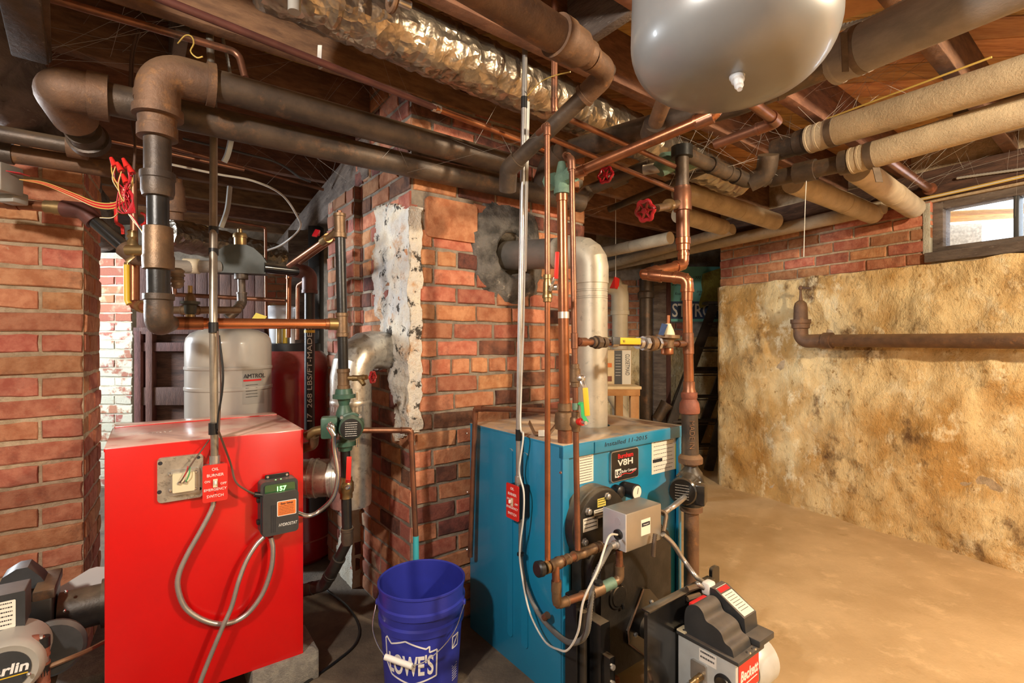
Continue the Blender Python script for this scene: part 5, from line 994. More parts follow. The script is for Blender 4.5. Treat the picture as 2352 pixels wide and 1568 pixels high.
mb = MB(); pts = smooth([P(1330, 930, 1.5), P(1336, 925, 1.5), P(1339, 940, 1.49), P(1340, 955, 1.48), P(1348, 970, 1.47)], 5)
for a, b in zip(pts, pts[1:]): mb.seg(a, b, .002, .012, V((1, 0, .3)))
tag(mb.build('green_ribbon', 'green_ribbon'), 'green plastic ribbon tied below the yellow lever', 'ribbon')
# fill line with pressure valve across to the return
fl0 = P(1328, 785, 1.51); fl1 = P(1578, 790, 1.95); fd = fl1 - fl0
pf = thing('fill_valve_line', 'horizontal fill line with yellow lever valve, unions and bronze pressure reducer', 'pipework', fl0)
pipe(pf, [fl0, fl1], .0105, 'copper_dull', seg=14)
def ft(px): a, b = 0., 1.; return (px - 1328) / 250 / ((px - 1328) / 250 + (1 - (px - 1328) / 250) * 1.95 / 1.51)
for x, r, w_, m, nm in ((1337, .014, .03, 'copper_dull', 'elbow'), (1362, .016, .012, 'iron', 'union'), (1372, .021, .022, 'iron', 'union_nut'), (1386, .017, .02, 'iron', 'union'), (1408, .016, .03, 'steel', 'valve_body'), (1468, .02, .02, 'steel', 'valve_end'), (1480, .025, .022, 'steel', 'union_nut'), (1494, .028, .03, 'bronze', 'union'), (1508, .025, .016, 'steel', 'union_nut'), (1562, .014, .04, 'copper_dull', 'coupling')):
    band(pf, fl0.lerp(fl1, ft(x)), fd, r, w_, m, nm, 8 if 'nut' in nm else 18)
mb = MB(); a, b = fl0.lerp(fl1, ft(1402)) + V((0, -.03, .006)), fl0.lerp(fl1, ft(1464)) + V((0, -.04, .006)); mb.seg(a, b, .006, .022, UP, .002); mb.build('lever_grip', 'yellow', pf); mb = MB(); mb.seg(a, a.lerp(b, .25), .008, .024, UP, .002); mb.build('lever_sleeve', 'dark_grey', pf); text('WATTS', a.lerp(b, .35) + V((0, -.0045, -.006)), fd.normalized(), UP, .014, 'ink', pf, ext=.0003)
pvY = fl0.lerp(fl1, ft(1535)).y
stack(pf, 1535, 735, 1532, 820, pvY, [('adjuster', 'copper', [(724, 3.5), (743, 3.5), (744, 5)]), ('bell', 'ivory', [(743, 6), (748, 8), (756, 12), (764, 15), (770, 16)]), ('flange', 'bronze', [(769, 20), (769, 27), (776, 27), (777, 20), (780, 15), (797, 14), (799, 16)]), ('body', 'copper', [(797, 13), (799, 14), (812, 14), (815, 10)])])
mb = MB(); mb.add([P(1512, 768, pvY - .03), P(1524, 770, pvY - .05), P(1534, 745, pvY - .02), P(1520, 742, pvY - .0)] + [P(1512, 768, pvY - .028), P(1524, 770, pvY - .048), P(1534, 745, pvY - .018), P(1520, 742, pvY + .002)], [[0, 1, 2, 3], [4, 5, 6, 7], [0, 1, 5, 4], [1, 2, 6, 5], [2, 3, 7, 6], [3, 0, 4, 7]]); mb.build('blue_tag', 'foam_navy', pf)
# ------------------------------------------------------------------ right hand return with black circulator
YA, YB_ = 2.15, 1.95
rr_ = thing('return_riser', 'tall riser with red wheel valve, copper offset and rust coloured coupling', 'pipework', P(1588, 1350, YB_))
stack(rr_, 1566, 335, 1569, 565, YA, [('top_tee', 'iron_black', [(336, 20), (337, 24), (362, 24), (363, 16)]), ('pipe', 'iron', [(355, 15), (436, 15)]), ('gate_valve', 'copper_dull', [(428, 16), (429, 18), (438, 18), (442, 20), (465, 19), (472, 20), (484, 20), (485, 16)]), ('pipe', 'copper_dull', [(480, 15), (550, 15)]), ('coupling', 'copper', [(546, 16), (547, 17), (560, 17), (562, 15), (575, 15)])])
hw = P(1545, 472, YA - .03); run(rr_, [P(1566, 466, YA), hw, P(1508, 478, YA - .12)], .016, 'bronze', 0); band(rr_, P(1536, 471, YA - .05), P(1508, 478, YA - .12) - hw, .026, .02, 'brass', 'bonnet'); handwheel(rr_, P(1482, 484, YA - .17), P(1482, 484, YA - .17) - hw, .038)
run(rr_, [P(1569, 560, YA), P(1570, 608, YA), P(1477, 630, 2.04), P(1579, 640, YB_), P(1578, 690, YB_)], .0215, 'copper', .035, 1.12, 'copper', sock=.5)
stack(rr_, 1578, 660, 1586, 1062, YB_, [('pipe', 'copper', [(660, 10.5), (905, 11)]), ('tee', 'copper_dull', [(764, 11), (765, 12.5), (812, 12.5), (813, 11)]), ('adapter', 'copper_dull', [(875, 11), (876, 13), (893, 13), (898, 15), (904, 15)]), ('reducing_coupling', 'rust_red', [(900, 16), (902, 18), (912, 18), (916, 16), (925, 21), (940, 23), (948, 22), (950, 18)]), ('pipe', 'iron', [(945, 18), (1048, 18.5)]), ('pump_flange', 'rust', [(1042, 19), (1044, 22), (1050, 27), (1062, 27), (1063, 20), (1068, 16)])], 26)
text('MADE IN', P(1584, 965, YB_ - .034), V((0, 0, -1)), V((1, 0, 0)), .028, 'rust', rr_, ext=.0005)
stack(rr_, 1588, 1140, 1588, 1480, YB_, [('pump_flange', 'iron_black', [(1140, 14), (1148, 18), (1152, 24), (1163, 24), (1164, 20)]), ('flange', 'rust', [(1158, 22), (1160, 25), (1172, 25), (1174, 18)]), ('pipe', 'rust', [(1170, 16.5), (1462, 17)])], 24)
cp = thing('circulator_pump', 'black round circulator pump with square terminal box on the return riser', 'pump', P(1588, 1150, YB_))
pcx = P(1584, 1108, YB_); ax_ = V((-.50, -.86, 0)).normalized()
stack(cp, 1588, 1062, 1588, 1145, YB_, [('volute', 'black_cast', [(1060, 15), (1072, 15), (1084, 24), (1104, 28), (1122, 24), (1136, 16), (1145, 16)])])
mb = MB(); mb.lathe(pcx, ax_, [(0, .05), (.02, .054), (.025, .048), (.11, .048), (.115, .051), (.135, .051), (.14, .046), (.136, 0)], 34); mo = mb.build('motor', 'black_gloss', cp)
mfc = Face(pcx + ax_ * .1405, V((-ax_.y, ax_.x, 0)), ax_); mfc = Face(mfc.o, mfc.u if mfc.u.x > 0 else -mfc.u, ax_); lines(mfc, (-.03, .03, -.035, .03), 0, 'grey_paint', mo, 6, 61, .3)
mb = MB(); bx_ = P(1597, 1132, YB_ - .10); mb.box(bx_, mfc.u, ax_, UP, .075, .06, .075, .005); tb_ = mb.build('terminal_box', 'black_gloss', cp)
flex(cp, [bx_ - mfc.u * .03 + ax_ * .02 - UP * .01, P(1552, 1158, 1.72), P(1535, 1170, 1.70), P(1520, 1180, 1.68)], .010, 'steel', name='armored_cable')
flex(aq, [bf.pt(ar[1], ar[2] + lh_ * .75, .15), P(1527, 1178, 1.66), P(1528, 1200, 1.64), P(1524, 1222, 1.62)], .0075, 'iron', name='cable_loop'); flex(aq, [P(1505, 1225, 1.58), P(1502, 1250, 1.57), P(1500, 1280, 1.57)], .0075, 'iron', name='cable_tail')
mb = MB(); gq = bf.pt(*bf.uv(1462, 1130, .05), .05); mb.lathe(gq - bf.n * .06, bf.n, [(0, .026), (.06, .028), (.062, .026)], 26); gg = mb.build('gauge', 'black', aq); mb = MB(); mb.lathe(gq + bf.n * .0022, bf.n, [(0, .023), (.001, .023), (.001, 0)], 26); mb.build('gauge_dial', 'paper', gg); mb = MB(); mb.tube([gq + bf.n * .004 - UP * .006, gq + bf.n * .004 + UP * .015 + bf.u * .006], .0008, 6); mb.build('gauge_needle', 'ink', gg)
mb = MB(); mb.lathe(bf.pt(*bf.uv(1432, 1132, .03), -.01), bf.n, [(0, .022), (.03, .022), (.036, .014)], 20); mb.build('well_cap', 'black', aq)
# ------------------------------------------------------------------ drain manifold in front of the coil cover
dm = thing('drain_manifold', 'tarnished copper drain manifold with black hose cap in front of the coil cover', 'pipework', P(1278, 1390, 1.46))
m0 = P(1255, 1303, 1.41); m1 = bf.at(1388, 1250, .09)
pipe(dm, [m0, m1], .0125, 'copper_dull', seg=16); 
for t, r, w_ in ((.12, .018, .05), (.30, .016, .03), (.52, .016, .05), (.70, .0165, .06), (.88, .017, .03)): band(dm, m0.lerp(m1, t), m1 - m0, r, w_, 'bronze', 'fitting', 14, .1)
d0 = (m0 - m1).normalized(); mb = MB(); mb.lathe(P(1244, 1305, 1.395), (P(1244, 1305, 1.395) - P(1270, 1299, 1.42)), [(-.005, .016), (0, .022), (.014, .022), (.018, .017), (.018, .0)], 20); mb.build('hose_cap', 'black', dm); band(dm, P(1253, 1303, 1.405), d0, .018, .012, 'brass', 'hose_thread')
run(dm, [P(1276, 1298, 1.43), P(1279, 1388, 1.43), P(1352, 1363, 1.52), P(1424, 1330, 1.58), P(1422, 1262, 1.58)], .0115, 'copper_dull', .018, 1.22, 'bronze')
band(dm, P(1278, 1345, 1.43), UP, .015, .03, 'bronze', 'coupling'); band(dm, P(1390, 1346, 1.55), P(1424, 1330, 1.58) - P(1352, 1363, 1.52), .017, .07, 'green_valve', 'verdigris_joint'); band(dm, P(1371, 1354, 1.535), P(1424, 1330, 1.58) - P(1352, 1363, 1.52), .02, .04, 'bronze', 'union')
# relief discharge
rl_ = thing('relief_pipe', 'copper relief pipe running over the blue boiler and down its left side', 'pipe', P(1080, 1278, 1.99))
run(rl_, [P(1284, 944, 1.73), P(1092, 938, 2.0), P(1080, 1278, 2.0)], .0105, 'copper_dull', .02, 1.15, 'copper_dull')
cl_ = thing('pipe_clamp', 'rusty bent clamp with white sticker lying on the blue boiler top', 'clamp', P(1250, 995, 1.78))
a = P(1248, 990, 1.80); a.z = BT
mb = MB(); mb.add([a + V(q) for q in ((-.055, 0, .045), (-.035, -.01, .005), (.02, -.015, .002), (.05, 0, .035), (-.05, .035, .05), (-.03, .03, .008), (.022, .03, .005), (.052, .04, .04))], [[0, 1, 5, 4], [1, 2, 6, 5], [2, 3, 7, 6]]); o = mb.build('bent_plate', 'rust', cl_)
s_ = o.modifiers.new('thick', 'SOLIDIFY'); s_.thickness = .004
mb = MB(); mb.box(a + V((-.008, -.017, .014)), V((1, 0, 0)), V((0, 1, 0)), V((0, .2, 1)).normalized(), .022, .002, .022); mb.build('sticker', 'paper', cl_)
# ------------------------------------------------------------------ bucket and low copper drain
bk = V((-.316, 1.745, 0)); bz = .372
bu_ = thing('bucket', 'blue plastic hardware store bucket with white logo and wire bail', 'bucket', bk)
prof = [(0, 0), (.0, .118), (.006, .125), (.235, .140), (.24, .147), (.262, .148), (.268, .141), (.292, .143), (.297, .150), (.315, .151), (.320, .145), (.362, .147), (.366, .151), (.372, .151), (.374, .148), (.370, .144), (.012, .120), (.010, 0)]
mb = MB(); mb.lathe(bk, UP, prof, 64, False); mb.build('pail', 'blue_plastic', bu_, ang=30)
va = math.atan2(-bk.y, -bk.x)
def onb(a, z, e=.0012):                                   # point on the pail wall
    r = .125 + (z - .006) * (.015 / .229) + e; return bk + V((math.cos(a), math.sin(a), 0)) * r + UP * z
def strip(name, pts, wd, parent, m='white'):
    mb = MB()
    for (a0, z0), (a1, z1) in zip(pts, pts[1:]):
        n = 6
        for k in range(n):
            p, q = onb(a0 + (a1 - a0) * k / n, z0 + (z1 - z0) * k / n), onb(a0 + (a1 - a0) * (k + 1) / n, z0 + (z1 - z0) * (k + 1) / n)
            out = (p - bk); out.z = 0; mb.seg(p, q, .0012, wd, out.normalized().cross((q - p).normalized()))
    return mb.build(name, m, parent)
ga = va - .26                                             # middle of the logo
house = [(-.72, .222), (-.72, .140), (-.55, .108), (0, .088), (.62, .108), (.62, .196), (.44, .192), (.44, .212), (.36, .205), (-.12, .232), (-.52, .213), (-.66, .23), (-.72, .222)]
strip('logo_outline', [(ga + a, z) for a, z in house], .0045, bu_)
def curved_text(body, a0, a1, z, size, m, parent):
    cu = bpy.data.curves.new('t', 'FONT'); cu.body = body; cu.size = size; cu.extrude = .0004; cu.offset = .0022; tmp = bpy.data.objects.new('t', cu); C.objects.link(tmp)
    me = bpy.data.meshes.new_from_object(tmp.evaluated_get(bpy.context.evaluated_depsgraph_get())); bpy.data.objects.remove(tmp)
    xs = [q.co.x for q in me.vertices]; x0, x1 = min(xs), max(xs); o0 = LOC[parent.name]
    for q in me.vertices: t = (q.co.x - x0) / (x1 - x0); e = q.co.z; q.co = onb(a0 + (a1 - a0) * t, z + q.co.y, .0014 + e) - o0
    me.materials.clear(); me.materials.append(MATS[m]); ob = bpy.data.objects.new('lettering', me); C.objects.link(ob); ob.parent = parent; LOC[ob.name] = o0
curved_text("LOWE'S", ga - .62, ga + .54, .120, .088, 'white', bu_)
lines(Face(onb(va + .98, 0, 0), V((-math.sin(va + .98), math.cos(va + .98), 0)), V((math.cos(va + .98), math.sin(va + .98), 0))), (-.018, .018, .05, .15), .006, 'white', bu_, 12, 9, .3)
strip('side_emblem', [(va + .82, .17), (va + 1.05, .17), (va + 1.05, .21), (va + .82, .21), (va + .82, .17), (va + 1.05, .21)], .003, bu_)
h0, h1 = bk + V((-.154, -.02, .30)), bk + V((.154, -.02, .30))
mb = MB(); hp = smooth([h0, bk + V((-.150, -.078, .235)), bk + V((-.095, -.137, .186)), bk + V((-.02, -.160, .170)), bk + V((.05, -.155, .186)), bk + V((.122, -.108, .24)), h1], 8); mb.tube(hp, .0018, 8); mb.build('bail', 'chrome', bu_)
mb = MB(); mb.tube([bk + V((-.093, -.142, .186)), bk + V((-.002, -.162, .168))], .0095, 14); mb.build('bail_grip', 'white', bu_)
for s in (-1, 1): mb = MB(); mb.lathe(bk + V((s * .144, -.02, .30)), V((s, 0, 0)), [(0, .012), (.01, .010), (.012, .006)], 12); mb.build('bail_ear', 'blue_plastic', bu_)
dc = thing('drain_pipe', 'L shaped copper drain pipe dropping down the chimney corner behind the bucket', 'pipe', P(955, 1270, 1.90))
run(dc, [P(825, 988, 1.83), P(944, 988, 1.935), P(955, 1235, 1.935)], .0108, 'copper_dull', .018, 1.15, 'copper_dull'); pipe(dc, [P(955, 1230, 1.935), P(956, 1330, 1.935), P(956, 1490, 1.935)], .0115, 'teal', name='pvc_end')
wr_ = thing('floor_cable', 'thin dark cable looped on the black floor between the boilers', 'cable', V((-.55, 1.9, .005)))
wire(wr_, [PZ(752, 1355, .006), PZ(800, 1395, .006), PZ(825, 1440, .006), PZ(815, 1480, .006), PZ(770, 1520, .006), PZ(720, 1555, .006), PZ(660, 1600, .006)], .005, 'black', 'cable')
# ------------------------------------------------------------------ hanging tank
tk = V((.401, .925, 0))
ht = thing('hanging_tank', 'smooth silver grey tank with domed bottom and clear plastic valve cap hung from joists', 'tank', tk + UP * 1.65)
TR = .179; td = V((.03, 0, 1)).normalized()
mb = MB(); mb.lathe(tk + UP * 1.662, td, [(0, 0)] + [(.105 * (1 - math.cos(a)), TR * math.sin(a) ** .62) for a in [math.pi / 2 * k / 14 for k in range(1, 15)]] + [(.13, TR), (.30, TR), (.302, TR * 1.01), (.312, TR * 1.01), (.314, TR), (.52, TR)], 72); mb.build('shell', 'tank_silver', ht, ang=40)
vb = tk + UP * 1.664 + V((-.008, -.055, .0)); vn = V((-.05, -.45, -1)).normalized()
mb = MB(); mb.lathe(vb, vn, [(-.004, .013), (.002, .013), (.004, .011), (.012, .011), (.014, .008), (.026, .0075), (.028, .005), (.034, .0045), (.034, 0)], 20); mb.build('valve_cap', 'clear_plastic', ht)
mb = MB(); mb.lathe(vb, vn, [(-.004, .006), (.022, .005), (.024, 0)], 14); mb.build('valve_stem', 'white', ht)
# ------------------------------------------------------------------ foil wrapped pipe
def zline(px0, py0, px1, py1, z): return P(px0, py0, F * (z - H) / (CY - py0)), P(px1, py1, F * (z - H) / (CY - py1))
fa_, fb2 = zline(600, -70, 1690, 416, 2.18)
fo = thing('foil_pipe', 'thick crinkled silver foil insulated pipe slanting under the joists', 'pipe', fa_)
n = 150; pts = [fa_.lerp(fb2, i / n) for i in range(n + 1)]; mb = MB(); q = random.Random(3); rr = [.094 + .004 * noise.noise(V((i * .35, 0, 0))) + .003 * q.uniform(-1, 1) for i in range(n + 1)]; mb.tube(pts, rr, 36)
for p in mb.v: p += V((noise.noise(p * 34), noise.noise(p * 34 + V((5, 0, 0))), noise.noise(p * 34 + V((0, 7, 0))))) * .007
mb.build('foil_wrap', 'foil', fo, ang=22)
text('R-8.0', P(1628, 408, 2.92), V((.93, .30, -.2)).normalized(), V((.2, 0, .98)), .05, 'ink', fo, shear=.3)
# ------------------------------------------------------------------ rusty main with reducer turning into the grey pipe
m0, m1 = P(995, -95, 1.02), P(1300, 95, 1.30); m0.z = m1.z = 1.983; md_ = (m1 - m0).normalized()
tm = thing('reducing_main', 'rust brown main stepping through a reducer and elbow into a grey pipe', 'pipe', m0)
pipe(tm, [m0, m1], .0445, 'rust', seg=30)
mb = MB(); mb.lathe(m1 - md_ * .01, md_, [(-.03, .045), (-.03, .0535), (.005, .0535), (.008, .050), (.06, .048), (.085, .036), (.088, .037), (.105, .037), (.107, .027)], 30); mb.build('reducer', 'rust', tm)
e1 = P(1398, 166, 1.445); g1_ = P(1168, 388, 1.715)
run(tm, [m1 + md_ * .05, e1, g1_], .0245, 'iron', .04, 1.3, 'rust'); gd = (g1_ - e1).normalized()
pipe(tm, [e1 + gd * .07, g1_ - gd * .01], .0252, 'iron', seg=20, name='grey_pipe'); mb = MB(); mb.tube(fillet([g1_ - gd * .05, g1_, g1_ + V((-.004, .045, -.06))], .03), .031, 20); mb.build('end_elbow', 'iron', tm)
j0, j1 = P(905, -70, .98), P(1262, 128, 1.28)
# copper branch lines below the joists
def cline(name, label, cat, pts, r, m, bend=.02, k=1.14): o = thing(name, label, cat, pts[0]); run(o, pts, r, m, bend, k, m); return o
cline('copper_branch', 'copper branch dropping behind the reducer then slanting under the tank', 'pipe', [P(1275, -40, 1.60), P(1273, 258, 1.63), P(1556, 385, 2.165)], .0105, 'copper_dull')
cline('copper_branch', 'copper branch slanting from the grey pipe toward the riser tee', 'pipe', [P(1238, 306, 1.86), P(1550, 437, 2.45)], .0110, 'copper_dull')
lg = cline('joist_line', 'long slim line of steel and copper running below the foil wrapped pipe', 'pipe', [P(300, -30, 1.10), P(1000, 248, 1.64)], .0100, 'pipe_brown'); pipe(lg, [P(1000, 248, 1.64), P(1256, 346, 2.0)], .0108, 'copper', name='copper_length'); band(lg, P(1002, 249, 1.645), V((1, .8, 0)), .0125, .03, 'steel', 'coupling')
mb = MB(); a = P(735, 104, 1.42); b = P(733, 148, 1.42); mb.seg(a, b, .012, .002, V((0, -1, 0))); mb.tube(fillet([b, P(733, 158, 1.41), P(742, 152, 1.40), P(741, 138, 1.40)], .006), .003, 8); mb.build('pipe_hook', 'steel', lg)
ring_ = thing('pipe_ring', 'round rusty pipe ring hanging at the joists above the foil pipe', 'hanger', P(903, 0, 1.3)); rc_ = P(902, -4, 1.30)
mb = MB(); x, y, d = frame(D1); mb.tube([rc_ + x * .03 * math.cos(a) + y * .03 * math.sin(a) for a in [k * math.pi / 12 for k in range(25)]], .0075, 8, False); mb.build('ring', 'rust', ring_); mb = MB(); mb.cyl(rc_ + UP * .03, V((rc_.x, rc_.y, 2.2)), .006, 8); mb.build('hanger_rod', 'iron', ring_); mb = MB(); mb.cyl(rc_ - D1 * .01, rc_ + D1 * .05, .012, 12); mb.build('pin', 'steel', ring_)
mb = MB(); lathe_px(mb, 676, 1.28, [(-80, 14), (28, 14)], 16); tag(mb.build('drain_stub', 'grey_paint'), 'short grey pipe stub ending above the foil wrapped pipe', 'pipe')
# ------------------------------------------------------------------ dark pipes crossing behind the tank
ca, cb_ = P(1285, 352, 2.2), P(1700, 232, 1.634); cc_ = P(1935, 132, 1.50); ce = P(2440, -95, 1.08)
dp = thing('covered_main', 'dark bare pipe running behind the tank into a grey canvas covered length', 'pipe', ca)
run(dp, [ca, cb_, cc_], .043, 'iron', .1, 1.02); pipe(dp, [cc_, ce], .068, 'canvas_grey', seg=30, name='canvas_cover'); cd_ = ce - cc_
band(dp, cc_ + cd_.normalized() * .012, cd_, .071, .07, 'canvas_grey', 'frayed_end', 26, .05); band(dp, cc_ + cd_.normalized() * .055, cd_, .0705, .022, 'strap', 'strap'); mb = MB(); mb.tube([P(1285, 352, 2.2), P(1262, 380, 2.25), P(1240, 440, 2.33)], .048, 20); mb.build('lower_elbow', 'iron', dp)
mb = MB(); mb.seg(P(1938, 75, 1.42), P(1942, 165, 1.42), .018, .003, V((0, -1, 0))); mb.build('hanger_strap', 'strap', dp)
bxc = thing('armored_cable', 'grey ribbed armored cable along the canvas covered pipe by the tank', 'cable', P(1890, 70, 1.55)); flex(bxc, [P(1870, 76, 1.60), P(1990, 48, 1.50), P(2060, 16, 1.42), P(2130, -25, 1.35)], .011, 'grey_paint', pitch=.011)
wd_ = MB(); wd_.seg(P(1895, 20, 1.7), P(2080, -40, 1.5), .12, .05); tag(wd_.build('nailer_board', 'wood_table'), 'tan timber nailer above the ribbed cable beside the tank', 'board')
d2 = thing('lower_branch', 'short brown pipe with flared coupling hanging below the tank', 'pipe', P(1498, 310, 1.95)); run(d2, [P(1535, 205, 1.50), P(1505, 285, 1.64)], .025, 'rust', 0); band(d2, P(1500, 296, 1.66), P(1505, 285, 1.64) - P(1535, 205, 1.5), .037, .053, 'iron', 'coupling')
sc_ = cline('copper_return', 'copper return with tight elbow between the tank and the canvas pipes', 'pipe', [P(1642, 332, 1.75), P(1785, 280, 1.60), P(1700, 215, 1.38)], .0165, 'copper_dull', .025, 1.18)
gv = thing('zone_valve', 'pale green cast valve on brass unions behind the riser', 'valve', P(1535, 380, 2.45)); mb = MB(); mb.tube([P(1512, 392, 2.30), P(1530, 374, 2.30), P(1556, 366, 2.30)], [.036, .052, .04], 16); mb.build('body', 'green_valve', gv); mb = MB(); mb.tube([P(1556, 376, 2.30), P(1600, 370, 2.34)], [.046, .03], 14); mb.build('cover', 'green_valve', gv); run(gv, [P(1478, 390, 2.34), P(1520, 384, 2.30)], .024, 'steel', 0)
# dark pipework from riser tee toward the canvas pipes
kz = thing('black_crossover', 'black iron crossover with open tee and elbows linking riser and canvas pipes', 'pipe', P(1590, 352, 2.15))
run(kz, [P(1566, 350, 2.15), P(1650, 388, 2.32), P(1715, 415, 2.42), P(1790, 408, 2.40)], .030, 'iron', .05, 1.15, 'iron'); pipe(kz, [P(1770, 412, 2.42), P(1975, 366, 2.13)], .038, 'iron', seg=22)
mb = MB(); mb.tube(fillet([P(1720, 420, 2.42), P(1760, 400, 2.38), P(1765, 355, 2.34)], .06), .046, 22); mb.build('tee', 'iron', kz); band(kz, P(1945, 372, 2.17), P(1975, 366, 2.13) - P(1770, 412, 2.42), .052, .05, 'iron', 'coupling'); band(kz, P(1850, 394, 2.30), P(1975, 366, 2.13) - P(1770, 412, 2.42), .047, .09, 'iron', 'coupling')
# two big canvas covered mains
def canv(name, label, a, b, r, m='canvas', caps=True): o = thing(name, label, 'pipe', a); pipe(o, [a, b], r, m, seg=30, name='canvas_cover'); return o
a, b = P(1868, 318, 2.24), P(2352, 168, 1.655); b = a.lerp(b, 1.45); c1_ = canv('canvas_main', 'upper of two big tan canvas covered mains by the window', a, b, .060); d_ = (b - a).normalized()
band(c1_, a + d_ * .01, d_, .0615, .05, 'canvas', 'frayed_end', 30, .04); band(c1_, a + d_ * .085, d_, .0618, .028, 'strap', 'strap', 30); mb = MB(); mb.lathe(a + d_ * .02, -d_, [(0, .05), (.05, .05), (.052, .056), (.09, .056), (.095, .052), (.17, .052), (.2, .05), (.2, 0)], 26); mb.build('iron_elbow', 'iron', c1_)
wire(c1_, [a + d_ * .06 + UP * .068, a + d_ * .3 + UP * .078, a + d_ * .6 + UP * .09], .004, 'wire_yellow', 'cable')
a, b = P(1962, 368, 2.15), P(2352, 254, 1.72); b = a.lerp(b, 1.5); c2_ = canv('canvas_main', 'lower of two big tan canvas covered mains by the window', a, b, .055); d_ = (b - a).normalized()
band(c2_, a + d_ * .01, d_, .0562, .04, 'canvas', 'frayed_end', 30, .04); band(c2_, a + d_ * .065, d_, .0568, .028, 'strap', 'strap', 30); mb = MB(); mb.seg(P(2012, 385, 2.08), P(2020, 418, 2.06), .03, .003, V((0, -1, 0))); mb.build('strap_tail', 'strap', c2_)
# canvas stubs that run to the right wall
def stub(label, p0, p1, r, m='canvas', name='canvas_stub'): o = thing(name, label, 'pipe', p1); pipe(o, [p0, p1], r, m, seg=24, name='canvas_cover'); d = (p1 - p0).normalized(); band(o, p0.lerp(p1, .6), d, r * 1.03, .05, m, 'seam', 24); return o
stub('bright canvas covered pipe stub ending at the sill left of the window stub', P(1822, 418, 2.55), P(2005, 492, 3.13), .058)
stub('bright canvas covered pipe stub ending beside the window', P(1968, 388, 2.30), P(2098, 478, 2.94), .058)
o = stub('slim pink pipe ending in a flange above the window corner', P(2040, 368, 2.42), P(2138, 436, 2.92), .021, 'copper_dull', 'flanged_stub'); band(o, P(2136, 434, 2.90), V((1, .8, 0)), .034, .02, 'copper_dull', 'flange')
stub('tan canvas covered pipe stub under the far joists behind the riser', P(1560, 438, 3.0), P(1780, 509, 3.57), .060, 'canvas')
stub('short tan canvas covered pipe below the longer far stub', P(1560, 492, 3.3), P(1660, 522, 3.75), .058, 'canvas')
stub('pale canvas covered pipe cut off square beside the riser', P(1330, 592, 4.15), P(1540, 546, 3.38), .042, 'canvas', 'canvas_length')
o = thing('sill_pipe', 'brown covered pipe running along the sill of the right wall', 'pipe', W0 + WN * .12); pipe(o, [W0 - WU * 1.3 + WN * .12 + UP * 1.985, W0 + WU * 1.25 + WN * .10 + UP * 2.03], .045, 'canvas', name='canvas_cover'); pipe(o, [W0 - WU * 1.3 + WN * .26 + UP * 1.965, W0 + WU * .3 + WN * .25 + UP * 2.06], .042, 'canvas', name='canvas_cover')
gw = thing('gate_valve', 'small iron valve with red wheel on a dark pipe above the flue', 'valve', P(1400, 400, 2.5)); run(gw, [L1 - dL * .02, P(1350, 440, 2.52)], .035, 'iron', 0); pipe(gw, [P(1345, 440, 2.53), P(1490, 378, 2.34)], .028, 'iron'); handwheel(gw, P(1391, 402, 2.36), V((-.6, -.8, .1)), .035); band(gw, P(1420, 408, 2.47), V((1, -.6, .3)), .043, .075, 'iron', 'valve_body'); pipe(gw, [P(1420, 408, 2.47), P(1391, 402, 2.36)], .009, 'steel', name='stem')
pipe(thing('black_pipe', 'thin black pipe crossing behind the riser below the green valve', 'pipe', P(1440, 462, 2.8)), [P(1400, 480, 2.9), P(1650, 376, 2.35)], .020, 'iron')
fd_ = thing('foil_duct', 'dull foil covered duct low behind the grey air separator', 'duct', P(390, 550, 3.3)); a, b = P(380, 535, 3.1), P(640, 592, 3.9); pts = [a.lerp(b, i / 40) for i in range(41)]; mb = MB(); mb.tube(pts, .10, 26)
for p in mb.v: p += V((noise.noise(p * 22), noise.noise(p * 22 + V((5, 0, 0))), noise.noise(p * 22 + V((0, 7, 0))))) * .012
mb.build('foil_wrap', 'foil', fd_, ang=25)
# lines on the left bay joists
cline('joist_copper', 'thin copper tube clipped under the joists left of the beam', 'pipe', [P(385, 336, 2.25), P(742, 435, 2.94)], .009, 'copper_dull'); cline('joist_copper', 'second thin copper tube clipped lower under the left joists', 'pipe', [P(232, 318, 2.05), P(560, 390, 2.5)], .008, 'copper_dull')
wc = thing('white_cable', 'white cable swagging across the left joists down the timber beam', 'cable', P(615, 575, 2.75)); wire(wc, [P(395, 378, 2.3), P(500, 400, 2.45), P(580, 415, 2.55), P(645, 445, 2.6), P(682, 495, 2.65), P(688, 525, 2.65), P(650, 560, 2.7), P(612, 576, 2.72)], .0055, 'wire_white', 'cable')
bx2 = thing('armored_cable', 'thin armored cable drooping between the left joists', 'cable', P(700, 415, 2.5)); flex(bx2, [P(420, 318, 2.3), P(560, 352, 2.4), P(640, 375, 2.5), P(690, 408, 2.55), P(715, 418, 2.6)], .006, 'dark_grey', pitch=.012)
bx3 = thing('armored_cable', 'thin armored cable hanging beside the steel conduit at the joists', 'cable', P(528, 160, 1.75)); flex(bx3, [P(505, 40, 1.75), P(512, 90, 1.75), P(522, 130, 1.75), P(530, 175, 1.75)], .006, 'grey_paint', pitch=.012)
gp = thing('grey_tail', 'short grey flexible tail hanging below the left joists', 'cable', P(510, 525, 2.3)); wire(gp, [P(535, 300, 2.2), P(524, 350, 2.2), P(515, 372, 2.2)], .012, 'grey_paint', 'cable'); wire(gp, [P(528, 428, 2.3), P(522, 480, 2.3), P(508, 522, 2.3)], .011, 'grey_paint', 'cable')
